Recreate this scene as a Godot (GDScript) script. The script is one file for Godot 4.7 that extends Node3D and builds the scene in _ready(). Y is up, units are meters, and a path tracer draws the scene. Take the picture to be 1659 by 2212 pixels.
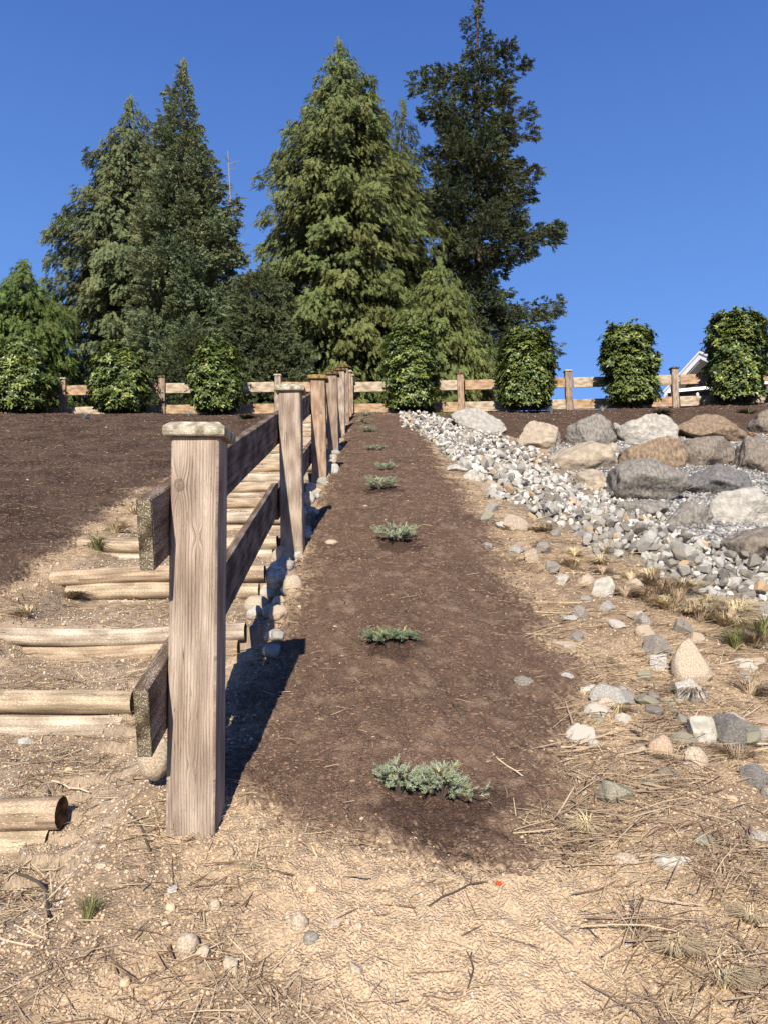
extends Node3D
# A mulched hillside bed between a timber fence with log steps and a rock channel, conifers on the crest.
# Photo positions are given in pixels of a 1659 x 2212 view of the photograph; distances come from the terrain or from known sizes.

const FPX := 1662.0
const CX := 829.5
const CY := 1106.0
const TILT := 0.0482          # camera tilt upwards, radians
const EYE_H := 1.55

var rng := RandomNumberGenerator.new()
var n_big := FastNoiseLite.new()
var n_mid := FastNoiseLite.new()
var n_fine := FastNoiseLite.new()
var n_grit := FastNoiseLite.new()
var n_edge := FastNoiseLite.new()
var n_patch := FastNoiseLite.new()
var damp: Array[Vector3] = []
var taken := {}
var mats := {}

# terrain profile along the fence and along the boulder side: distance, height relative to the eye
var HD := PackedFloat32Array([-400, -8, -3, 0, 1, 2.24, 3.5, 4.9, 7.35, 9.8, 12.0, 13.8, 15.4, 16.8, 17.6, 19, 30, 60, 500])
var HH := PackedFloat32Array([-12, -2.7, -2.1, -1.53, -1.21, -0.85, -0.45, 0.0, 0.666, 1.23, 1.80, 2.30, 2.68, 2.95, 3.04, 3.08, 3.05, 3.0, 1.0])
var RD := PackedFloat32Array([-400, -8, 0, 2, 4, 5.4, 6.6, 8, 9.5, 11, 12.6, 14.3, 15.6, 16.8, 17.6, 30, 60, 500])
var RH := PackedFloat32Array([-12, -2.8, -1.6, -1.1, -0.68, -0.32, -0.04, 0.2, 0.55, 1.02, 1.62, 2.27, 2.72, 2.98, 3.08, 3.05, 3.0, 1.0])
var ED := PackedFloat32Array([-10, 2.0, 2.4, 3.4, 5, 6.5, 9, 12, 15, 17, 60])
var EX := PackedFloat32Array([0.4, 0.4, 0.55, 0.86, 0.85, 0.75, 0.68, 0.52, 0.38, 0.25, 0.2])
var step_d := PackedFloat32Array()
var step_h := PackedFloat32Array()

var P_BED := PackedVector2Array([Vector2(488, 1735), Vector2(500, 1610), Vector2(565, 1480), Vector2(612, 1350), Vector2(652, 1225), Vector2(682, 1120), Vector2(702, 1045), Vector2(729, 978), Vector2(748, 932), Vector2(762, 893), Vector2(860, 890), Vector2(905, 930), Vector2(962, 1010), Vector2(1022, 1100), Vector2(1100, 1230), Vector2(1200, 1400), Vector2(1252, 1495), Vector2(1200, 1600), Vector2(1185, 1740), Vector2(1130, 1830), Vector2(1010, 1885), Vector2(900, 1860), Vector2(800, 1800), Vector2(640, 1742)])
var P_FIELD := PackedVector2Array([Vector2(-2500, 860), Vector2(612, 860), Vector2(600, 905), Vector2(548, 940), Vector2(405, 1012), Vector2(330, 1060), Vector2(235, 1095), Vector2(130, 1180), Vector2(60, 1235), Vector2(0, 1285), Vector2(-300, 1420), Vector2(-2500, 1600)])
var P_RIP := PackedVector2Array([Vector2(862, 893), Vector2(905, 898), Vector2(960, 905), Vector2(1060, 935), Vector2(1110, 955), Vector2(1190, 990), Vector2(1240, 1015), Vector2(1330, 1065), Vector2(1400, 1105), Vector2(1440, 1140), Vector2(1500, 1170), Vector2(1560, 1190), Vector2(1659, 1215), Vector2(1900, 1280), Vector2(1900, 1430), Vector2(1659, 1335), Vector2(1560, 1300), Vector2(1450, 1268), Vector2(1390, 1225), Vector2(1300, 1190), Vector2(1230, 1160), Vector2(1130, 1100), Vector2(1060, 1060), Vector2(1000, 1010), Vector2(950, 975), Vector2(920, 945), Vector2(872, 925)])
var P_GRAVEL := PackedVector2Array([Vector2(1190, 985), Vector2(1240, 1015), Vector2(1330, 1065), Vector2(1400, 1105), Vector2(1500, 1170), Vector2(1659, 1215), Vector2(2600, 1400), Vector2(2600, 920), Vector2(1500, 945), Vector2(1330, 945), Vector2(1180, 962)])
var P_TOP := PackedVector2Array([Vector2(960, 905), Vector2(1060, 935), Vector2(1180, 962), Vector2(1330, 945), Vector2(2600, 920), Vector2(2600, 780), Vector2(850, 850), Vector2(862, 893)])
var P_SAND := PackedVector2Array([Vector2(600, 1990), Vector2(760, 1890), Vector2(830, 1875), Vector2(1010, 1888), Vector2(1130, 1840), Vector2(1200, 1790), Vector2(1250, 1850), Vector2(1290, 1960), Vector2(1330, 2080), Vector2(1370, 2230), Vector2(1300, 2900), Vector2(600, 2900), Vector2(720, 2240)])


func _ready() -> void:
	rng.seed = 20240917
	setup_view()
	setup_noise()
	make_materials()
	lay_steps()
	for q: Vector3 in [Vector3(960, 1745, 0.2), Vector3(850, 1392, 0.14), Vector3(862, 1178, 0.16), Vector3(825, 1062, 0.15)]:
		var g := on_ground(q.x, q.y)
		damp.append(Vector3(g.x, g.z, q.z))
	build_ground()
	build_steps()
	build_path_fence()
	build_crest_fence()
	build_boulders()
	build_channel_stones()
	build_loose_rocks()
	build_trees()
	build_shrubs()
	build_house()
	build_junipers()
	build_low_plants()
	build_litter()


# ---------------------------------------------------------------- camera, sky, sun
func setup_view() -> void:
	var cam := Camera3D.new()
	cam.name = "camera"
	cam.fov = rad_to_deg(2.0 * atan(1106.0 / FPX))
	cam.near = 0.05
	cam.far = 3000.0
	add_child(cam)
	cam.position = Vector3(0, EYE_H, 0)
	cam.rotation = Vector3(TILT, 0, 0)
	cam.current = true
	var sky_mat := ProceduralSkyMaterial.new()
	sky_mat.sky_top_color = Color(0.0205, 0.0635, 0.262).linear_to_srgb()
	sky_mat.sky_horizon_color = Color(0.170, 0.362, 0.775).linear_to_srgb()
	sky_mat.sky_curve = 0.3
	sky_mat.ground_bottom_color = Color(0.16, 0.12, 0.09).linear_to_srgb()
	sky_mat.ground_horizon_color = Color(0.28, 0.3, 0.34).linear_to_srgb()
	sky_mat.sun_angle_max = 8.0
	sky_mat.energy_multiplier = 1.0
	var env := Environment.new()
	env.background_mode = Environment.BG_SKY
	env.sky = Sky.new()
	env.sky.sky_material = sky_mat
	env.background_energy_multiplier = 1.0
	env.tonemap_mode = Environment.TONE_MAPPER_LINEAR
	env.tonemap_exposure = 1.6
	env.sdfgi_enabled = true
	env.ssao_enabled = true
	env.ssil_enabled = true
	var we := WorldEnvironment.new()
	we.name = "world_environment"
	we.environment = env
	add_child(we)
	var sun := DirectionalLight3D.new()
	sun.name = "sun"
	add_child(sun)
	sun.look_at_from_position(Vector3.ZERO, Vector3(0.1, -0.68, -1.0), Vector3.UP)
	sun.light_energy = 1.6
	sun.light_color = Color(1.0, 0.965, 0.91)
	sun.light_angular_distance = 0.5
	sun.shadow_enabled = true


func setup_noise() -> void:
	var k := 0
	for n: FastNoiseLite in [n_big, n_mid, n_fine, n_grit, n_edge, n_patch]:
		n.seed = 11 + k * 7
		n.noise_type = FastNoiseLite.TYPE_SIMPLEX_SMOOTH
		n.fractal_type = FastNoiseLite.FRACTAL_NONE
		k += 1
	n_big.frequency = 0.55
	n_mid.frequency = 3.5
	n_fine.frequency = 14.0
	n_grit.frequency = 24.0
	n_grit.fractal_type = FastNoiseLite.FRACTAL_FBM
	n_grit.fractal_octaves = 3
	n_grit.fractal_gain = 0.6
	n_grit.domain_warp_enabled = true
	n_grit.domain_warp_amplitude = 0.03
	n_grit.domain_warp_frequency = 9.0
	n_edge.frequency = 2.6
	n_edge.fractal_type = FastNoiseLite.FRACTAL_FBM
	n_edge.fractal_octaves = 4
	n_patch.frequency = 1.5
	n_patch.fractal_type = FastNoiseLite.FRACTAL_FBM
	n_patch.fractal_octaves = 4


# ---------------------------------------------------------------- projection and terrain
func table(xs: PackedFloat32Array, ys: PackedFloat32Array, x: float) -> float:
	var n := xs.size()
	if x <= xs[0]:
		return ys[0]
	if x >= xs[n - 1]:
		return ys[n - 1]
	var i := xs.bsearch(x) - 1
	i = clampi(i, 0, n - 2)
	var h := xs[i + 1] - xs[i]
	var t := (x - xs[i]) / h
	var s := (ys[i + 1] - ys[i]) / h
	var m0 := s
	var m1 := s
	if i > 0:
		m0 = ((ys[i] - ys[i - 1]) / (xs[i] - xs[i - 1]) + s) * 0.5
	if i < n - 2:
		m1 = ((ys[i + 2] - ys[i + 1]) / (xs[i + 2] - xs[i + 1]) + s) * 0.5
	var t2 := t * t
	var t3 := t2 * t
	return (2 * t3 - 3 * t2 + 1) * ys[i] + (t3 - 2 * t2 + t) * h * m0 + (-2 * t3 + 3 * t2) * ys[i + 1] + (t3 - t2) * h * m1


func project(x: float, h: float, d: float) -> Vector2:
	var c := cos(TILT)
	var s := sin(TILT)
	var depth := maxf(d * c + h * s, 0.02)
	return Vector2(CX + x / depth * FPX, CY - (h * c - d * s) / depth * FPX)


func at_depth(px: float, py: float, d: float) -> Vector3:   # x, height over the eye, distance
	var c := cos(TILT)
	var s := sin(TILT)
	var dz := FPX * c - (CY - py) * s
	return Vector3((px - CX) / dz * d, (FPX * s + (CY - py) * c) / dz * d, d)


func world(v: Vector3) -> Vector3:
	return Vector3(v.x, v.y + EYE_H, -v.z)


func on_ground(px: float, py: float) -> Vector3:            # where the ray of a pixel meets the terrain (x, height, distance)
	var d := 0.8
	var last := d
	while d < 40.0:
		var p := at_depth(px, py, d)
		if p.y <= height(p.x, d, false):
			break
		last = d
		d *= 1.012
	for i in 8:
		var mid := (last + d) * 0.5
		var p := at_depth(px, py, mid)
		if p.y <= height(p.x, mid, false):
			d = mid
		else:
			last = mid
	var q := at_depth(px, py, d)
	q.y = height(q.x, d, false)
	return q


func fence_x(d: float) -> float:
	return -0.565 - 0.0145 * (d - 2.3)


func path_mask(x: float, d: float) -> float:
	if d < 1.6 or d > 17.2:
		return 0.0
	var lim := lerpf(-1.0, fence_x(d) - 0.02, smoothstep(3.2, 3.7, d))
	var right := smoothstep(lim + 0.14, lim, x) if d > 3.45 else smoothstep(lim + 0.3, lim, x)
	var left := smoothstep(-1.98, -1.68, x) if d > 3.6 else smoothstep(-3.2, -2.7, x)
	return right * left * smoothstep(1.6, 2.3, d)


func lay_steps() -> void:
	step_d = PackedFloat32Array([1.75, 2.47, 3.15, 3.79, 4.45])
	var d := 5.05
	while d < 16.9:
		step_d.append(d)
		d += 0.63
	for v in step_d:
		step_h.append(table(HD, HH, v + 0.05) + (0.02 if v > 4.0 else -0.035))


func stair(d: float) -> float:
	var n := step_d.size()
	if d < step_d[0] or d >= step_d[n - 1]:
		return table(HD, HH, d)
	var i := clampi(step_d.bsearch(d, false) - 1, 0, n - 2)
	var t := (d - step_d[i]) / (step_d[i + 1] - step_d[i])
	return step_h[i] - 0.012 + (step_h[i + 1] - step_h[i]) * (0.3 * t + 0.08 * smoothstep(0.75, 1.0, t))


func height(x: float, d: float, rough := true) -> float:
	var base := table(HD, HH, d)
	var h := base
	var xe := table(ED, EX, d)
	if x > xe:
		var t := smoothstep(xe, xe + 2.3, x)
		var hr := table(RD, RH, d) + 0.03 * maxf(0.0, minf(x, 9.0) - 2.0) * smoothstep(12.0, 16.0, d)
		h = lerpf(base, hr, t)
	var pm := path_mask(x, d)
	if pm > 0.0:
		var st := stair(d)
		if d < 3.6 and x > -1.1:
			st = (stair(d - 0.2) + stair(d - 0.12) + stair(d - 0.04) + stair(d + 0.04) + stair(d + 0.12) + stair(d + 0.2)) / 6.0
		h = lerpf(h, st, pm)
	elif x > fence_x(d) + 0.05 and x < xe and d > 2.2 and d < 17.0:
		var w := (xe - fence_x(d))
		var u := (x - fence_x(d)) / w
		h += 0.05 * sin(PI * u) * smoothstep(2.1, 3.0, d)
	if d < 40.0 and absf(x) < 40.0:
		h += 0.035 * n_big.get_noise_2d(x, d) * (1.0 - 0.8 * pm)
		h += 0.012 * n_mid.get_noise_2d(x, d)
		if rough:
			h += 0.0075 * n_fine.get_noise_2d(x, d)
	return h


# 0 soil with straw, 1 bed mulch, 2 field mulch, 3 channel, 4 gravel, 5 bare sandy soil, 6 mulch by the crest fence
func region(x: float, d: float, h: float) -> int:
	if d < 0.3:
		return 0
	if d > 16.9:
		return 6 if x > fence_x(d) else 2
	var j := FPX / maxf(d, 0.8) * 0.15
	var p := project(x, h, d) + Vector2(n_edge.get_noise_2d(x, d), 0.8 * n_edge.get_noise_2d(x + 40.0, d)) * j
	if x < fence_x(d) - 0.1:
		if Geometry2D.is_point_in_polygon(p, P_FIELD):
			return 2
		return 0
	if Geometry2D.is_point_in_polygon(p, P_BED):
		return 1
	if Geometry2D.is_point_in_polygon(p, P_RIP):
		return 3
	if Geometry2D.is_point_in_polygon(p, P_TOP):
		return 6
	if Geometry2D.is_point_in_polygon(p, P_GRAVEL):
		return 4
	if Geometry2D.is_point_in_polygon(p, P_SAND):
		return 5
	return 0


# fresh dark compost dug in round the lower junipers
func moist(x: float, d: float) -> float:
	var m := 0.0
	for p: Vector3 in damp:
		var r := Vector2(x - p.x, (d - p.y) * 1.1).length() / p.z + 0.9 * n_edge.get_noise_2d(x * 2.0, d * 2.0)
		m = maxf(m, 1.0 - smoothstep(0.75, 1.1, r))
	return m * 0.8


func soil_color(x: float, d: float, h: float, r: int) -> Color:
	var a := n_patch.get_noise_2d(x, d)
	var b := n_fine.get_noise_2d(x + 9.0, d)
	var c := n_edge.get_noise_2d(x * 2.3 + 70.0, d * 2.3)
	match r:
		1:
			var f := 1.0 + 0.22 * a + 0.16 * b
			var dry := smoothstep(0.15, 0.42, c) * 0.55
			return Color(0.165, 0.108, 0.075).lerp(Color(0.30, 0.215, 0.148), dry).lerp(Color(0.075, 0.047, 0.036), moist(x, d)) * f
		2:
			var f := 0.95 + 0.6 * a + 0.2 * b
			var dry := smoothstep(0.2, 0.5, c) * 0.4
			return Color(0.112, 0.076, 0.057).lerp(Color(0.26, 0.19, 0.13), dry) * f
		6:
			return Color(0.12, 0.08, 0.06) * (1.0 + 0.3 * a + 0.2 * b)
		3:
			return Color(0.33, 0.275, 0.205) * (1.0 + 0.15 * a + 0.2 * b)
		4:
			return Color(0.23, 0.215, 0.195) * (1.0 + 0.15 * a + 0.25 * b)
		5:
			return Color(0.66, 0.49, 0.315) * (1.0 + 0.08 * a + 0.1 * b)
	var m := smoothstep(-0.3, 0.35, a + 0.4 * c)
	var col := Color(0.55, 0.405, 0.26).lerp(Color(0.37, 0.27, 0.178), m)
	if path_mask(x, d) > 0.4:
		col = col.lerp(Color(0.36, 0.29, 0.22), 0.5)
	return col * (1.0 + 0.12 * b)


func build_ground() -> void:
	var ds := PackedFloat32Array([-400, -150, -60, -25, -12, -7, -4, -2.5, -1.5, -0.8, -0.3, 0.0, 0.25, 0.45, 0.6])
	var d := 0.7
	while d < 19.5:
		ds.append(d)
		d *= 1.0046
	for v in [20.5, 22.0, 25.0, 30.0, 40.0, 60.0, 100.0, 180.0, 320.0, 500.0, 900.0]:
		ds.append(v)
	var us := PackedFloat32Array([-12, -7, -4, -2.5, -1.8, -1.4, -1.2, -1.1])
	for i in 661:
		us.append(-1.0 + i / 330.0)
	us.append_array(PackedFloat32Array([1.1, 1.2, 1.4, 1.8, 2.5, 4, 7, 12]))
	var nc := us.size()
	var nr := ds.size()
	var vs := PackedVector3Array()
	var cs := PackedColorArray()
	var uv := PackedVector2Array()
	vs.resize(nc * nr)
	cs.resize(nc * nr)
	uv.resize(nc * nr)
	var k := 0
	for r in nr:
		var dd := ds[r]
		var w := maxf(1.1 + 0.62 * dd, 1.1)
		var near := dd < 7.0 and dd > 0.3
		for c in nc:
			var x := us[c] * w
			var h := height(x, dd)
			var rg := 0
			if dd > 0.3 and dd < 19.0:
				rg = region(x, dd, h)
			if near:
				var amp := 0.0045
				if rg == 1 or rg == 2:
					amp = 0.0075
				elif rg == 5:
					amp = 0.0022
				h += amp * n_grit.get_noise_2d(x, dd)
			if rg == 1 or rg == 2:
				h += 0.005
			vs[k] = Vector3(x, h + EYE_H, -dd)
			var col := soil_color(x, dd, h, rg)
			if dd > 1.2 and dd < 9.0 and absf(us[c]) <= 1.0:
				for q in 2:
					var jx := x + 0.055 * rng.randfn()
					var jd := dd + 0.06 * rng.randfn()
					var r2 := region(jx, jd, h)
					col += soil_color(x, dd, h, r2) if r2 != rg else col / float(q + 1)
				col = col / 3.0
			cs[k] = col
			uv[k] = Vector2(x, dd)
			k += 1
	var ns := PackedVector3Array()
	ns.resize(nc * nr)
	for r in nr:
		var r0 := maxi(r - 1, 0)
		var r1 := mini(r + 1, nr - 1)
		for c in nc:
			var a := vs[r * nc + mini(c + 1, nc - 1)] - vs[r * nc + maxi(c - 1, 0)]
			var b := vs[r1 * nc + c] - vs[r0 * nc + c]
			ns[r * nc + c] = a.cross(b).normalized()
	var ix := PackedInt32Array()
	ix.resize((nc - 1) * (nr - 1) * 6)
	k = 0
	for r in nr - 1:
		for c in nc - 1:
			var q := r * nc + c
			ix[k] = q
			ix[k + 1] = q + nc
			ix[k + 2] = q + 1
			ix[k + 3] = q + 1
			ix[k + 4] = q + nc
			ix[k + 5] = q + nc + 1
			k += 6
	var o := solid("ground", mesh_of(vs, ix, ns, uv, cs), mats.soil, self)
	o.set_meta("kind", "structure")


# ---------------------------------------------------------------- node helpers
func numbered(called: String) -> String:
	var n: int = taken.get(called, 0)
	taken[called] = n + 1
	return called if n == 0 else "%s_%03d" % [called, n]


func thing(called: String, label: String, category: String, at := Vector3.ZERO, group := "") -> Node3D:
	var o := Node3D.new()
	o.name = numbered(called)
	add_child(o)
	o.position = at
	tag(o, label, category, group)
	return o


func tag(o: Node3D, label: String, category: String, group := "", kind := "") -> void:
	o.set_meta("label", label)
	o.set_meta("category", category)
	if group:
		o.set_meta("group", group)
	if kind:
		o.set_meta("kind", kind)


func solid(called: String, m: Mesh, mat: Material, parent: Node) -> MeshInstance3D:
	var o := MeshInstance3D.new()
	o.name = numbered(called) if parent == self else called
	o.mesh = m
	o.material_override = mat
	parent.add_child(o, true)
	return o


func mesh_of(vs: PackedVector3Array, ix := PackedInt32Array(), ns := PackedVector3Array(), uv := PackedVector2Array(), cs := PackedColorArray()) -> ArrayMesh:
	var a := []
	a.resize(Mesh.ARRAY_MAX)
	a[Mesh.ARRAY_VERTEX] = vs
	if ix.size():
		a[Mesh.ARRAY_INDEX] = ix
	if ns.size():
		a[Mesh.ARRAY_NORMAL] = ns
	if uv.size():
		a[Mesh.ARRAY_TEX_UV] = uv
	if cs.size():
		a[Mesh.ARRAY_COLOR] = cs
	var m := ArrayMesh.new()
	m.add_surface_from_arrays(Mesh.PRIMITIVE_TRIANGLES, a)
	return m


func scatter(called: String, m: Mesh, mat: Material, places: Array, colors: PackedColorArray, parent: Node) -> MultiMeshInstance3D:
	var mm := MultiMesh.new()
	mm.transform_format = MultiMesh.TRANSFORM_3D
	mm.use_colors = true
	mm.mesh = m
	mm.instance_count = places.size()
	for i in places.size():
		mm.set_instance_transform(i, places[i])
		mm.set_instance_color(i, colors[i])
	var o := MultiMeshInstance3D.new()
	o.name = numbered(called) if parent == self else called
	o.multimesh = mm
	o.material_override = mat
	parent.add_child(o, true)
	return o


func rnd(a: float, b: float) -> float:
	return rng.randf_range(a, b)


# ---------------------------------------------------------------- materials
func noise_tex(seed_: int, freq: float, lo: float, hi: float, octaves := 5, size := 512, stretch := 1.0, kind := FastNoiseLite.TYPE_SIMPLEX_SMOOTH) -> ImageTexture:
	var n := FastNoiseLite.new()
	n.seed = seed_
	n.noise_type = kind
	n.frequency = freq
	n.fractal_octaves = octaves
	var h := maxi(8, int(size / stretch))
	var im := n.get_seamless_image(size, h, false, false, 0.1, true)
	im.convert(Image.FORMAT_RGBA8)
	if stretch > 1.0:
		im.resize(size, size, Image.INTERPOLATE_CUBIC)
	var by := im.get_data()
	for i in range(0, by.size(), 4):
		var v := by[i] / 255.0
		var q := int(clampf(lo + (hi - lo) * v, 0.0, 1.0) * 255.0)
		by[i] = q
		by[i + 1] = q
		by[i + 2] = q
		by[i + 3] = 255
	return ImageTexture.create_from_image(Image.create_from_data(im.get_width(), im.get_height(), false, Image.FORMAT_RGBA8, by))


func lin(r: float, g: float, b: float) -> Color:
	return Color(r, g, b).linear_to_srgb()


func plain(c: Color, rough := 0.9, spec := 0.3) -> StandardMaterial3D:
	var m := StandardMaterial3D.new()
	m.albedo_color = c
	m.roughness = rough
	m.metallic_specular = spec
	return m


func tinted(rough := 0.9, spec := 0.3) -> StandardMaterial3D:
	var m := plain(Color.WHITE, rough, spec)
	m.vertex_color_use_as_albedo = true
	return m


# sawn or peeled wood: colour image with grain along v, knots pull the grain round them
func wood_tex(w: int, h: int, seed_: int, dark: Color, light: Color, rings: float, knots: Array, blotch: float, spots: Color, spot_share: float, aspect := 0.0) -> Array:
	var na := FastNoiseLite.new()
	na.seed = seed_
	na.frequency = 1.0
	na.noise_type = FastNoiseLite.TYPE_SIMPLEX_SMOOTH
	na.fractal_type = FastNoiseLite.FRACTAL_NONE
	var col := PackedByteArray()
	var hgt := PackedByteArray()
	col.resize(w * h * 4)
	hgt.resize(w * h * 4)
	if aspect == 0.0:
		aspect = float(h) / w
	var k := 0
	for y in h:
		var v := float(y) / h
		for x in w:
			var u := float(x) / w
			var g := u + 0.045 * na.get_noise_2d(u * 1.6, v * 2.2) + 0.006 * na.get_noise_2d(u * 7.0 + 30.0, v * 6.0)
			var core := 0.0
			for q: Vector3 in knots:
				var du := (u - q.x)
				var dv := (v - q.y) * aspect
				var r2 := (du * du + dv * dv * 0.55) / (q.z * q.z)
				g += signf(du) * q.z * 0.9 * exp(-r2 * 0.28) * minf(1.0, absf(du) / q.z * 3.0)
				var kr := sqrt((du * du + dv * dv) / (q.z * q.z))
				kr += 0.16 * na.get_noise_2d(u * 14.0, v * 14.0 * aspect)
				if kr < 1.3 and q.z > 0.08:
					core = maxf(core, (0.3 + 0.18 * sin(kr * 11.0)) * (1.0 - smoothstep(0.85, 1.0, kr)) + 0.8 * (1.0 - smoothstep(0.0, 0.16, absf(kr - 1.0))) * (0.6 + 0.5 * na.get_noise_2d(u * 9.0, v * 60.0)))
			var ring := 0.5 + 0.5 * sin(g * rings * TAU)
			ring = pow(ring, 2.2) * (0.6 + 0.6 * na.get_noise_2d(g * 4.0, 3.0))
			var fiber := na.get_noise_2d(g * 70.0, v * 9.0) * 0.45 + na.get_noise_2d(g * 160.0 + 11.0, v * 26.0) * 0.4 + na.get_noise_2d(u * 150.0 + 5.0, v * 180.0) * 0.25
			var crack := 1.0 - smoothstep(0.0, 0.045, absf(na.get_noise_2d(g * 13.0 + 50.0, v * 2.6)))
			crack *= smoothstep(0.05, 0.45, na.get_noise_2d(u * 5.0 + 90.0, v * 6.0))
			var big := na.get_noise_2d(u * 2.2 + 70.0, v * 5.0)
			var t := clampf(0.62 - 0.32 * ring + 0.46 * fiber + blotch * big, 0.0, 1.0)
			var c := dark.lerp(light, t)
			c = c.lerp(dark * 0.62, minf(core, 1.0) * 0.75)
			c = c * (1.0 - 0.55 * crack)
			if spot_share > 0.0:
				var sp := na.get_noise_2d(u * 26.0 + 17.0, v * 26.0 * h / w) * 0.6 + na.get_noise_2d(u * 60.0, v * 60.0 * h / w) * 0.5
				sp = smoothstep(0.5 - spot_share, 0.62 - spot_share, sp + 0.25 * big)
				c = c.lerp(spots, sp * 0.8)
			var hv := clampf(0.62 - 0.22 * ring + 0.3 * fiber - 0.6 * crack, 0.0, 1.0)
			col[k] = int(clampf(c.r, 0, 1) * 255)
			col[k + 1] = int(clampf(c.g, 0, 1) * 255)
			col[k + 2] = int(clampf(c.b, 0, 1) * 255)
			col[k + 3] = 255
			var hb := int(hv * 255)
			hgt[k] = hb
			hgt[k + 1] = hb
			hgt[k + 2] = hb
			hgt[k + 3] = 255
			k += 4
	return [ImageTexture.create_from_image(Image.create_from_data(w, h, false, Image.FORMAT_RGBA8, col)), ImageTexture.create_from_image(Image.create_from_data(w, h, false, Image.FORMAT_RGBA8, hgt))]


func wood(t: Array, tint := Color.WHITE, relief := 0.12) -> StandardMaterial3D:
	var m := plain(tint, 0.92, 0.2)
	m.albedo_texture = t[0]
	m.heightmap_enabled = true
	m.heightmap_texture = t[1]
	m.heightmap_scale = relief
	return m


func rock_mat(tex: Texture2D, bump: Texture2D, c: Color, scale_: float) -> StandardMaterial3D:
	var m := plain(c, 0.88, 0.35)
	m.albedo_texture = tex
	m.uv1_triplanar = true
	m.uv1_scale = Vector3.ONE * scale_
	m.heightmap_enabled = true
	m.heightmap_texture = bump
	m.heightmap_scale = 1.2 if scale_ < 2.0 else 0.07
	return m


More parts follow.
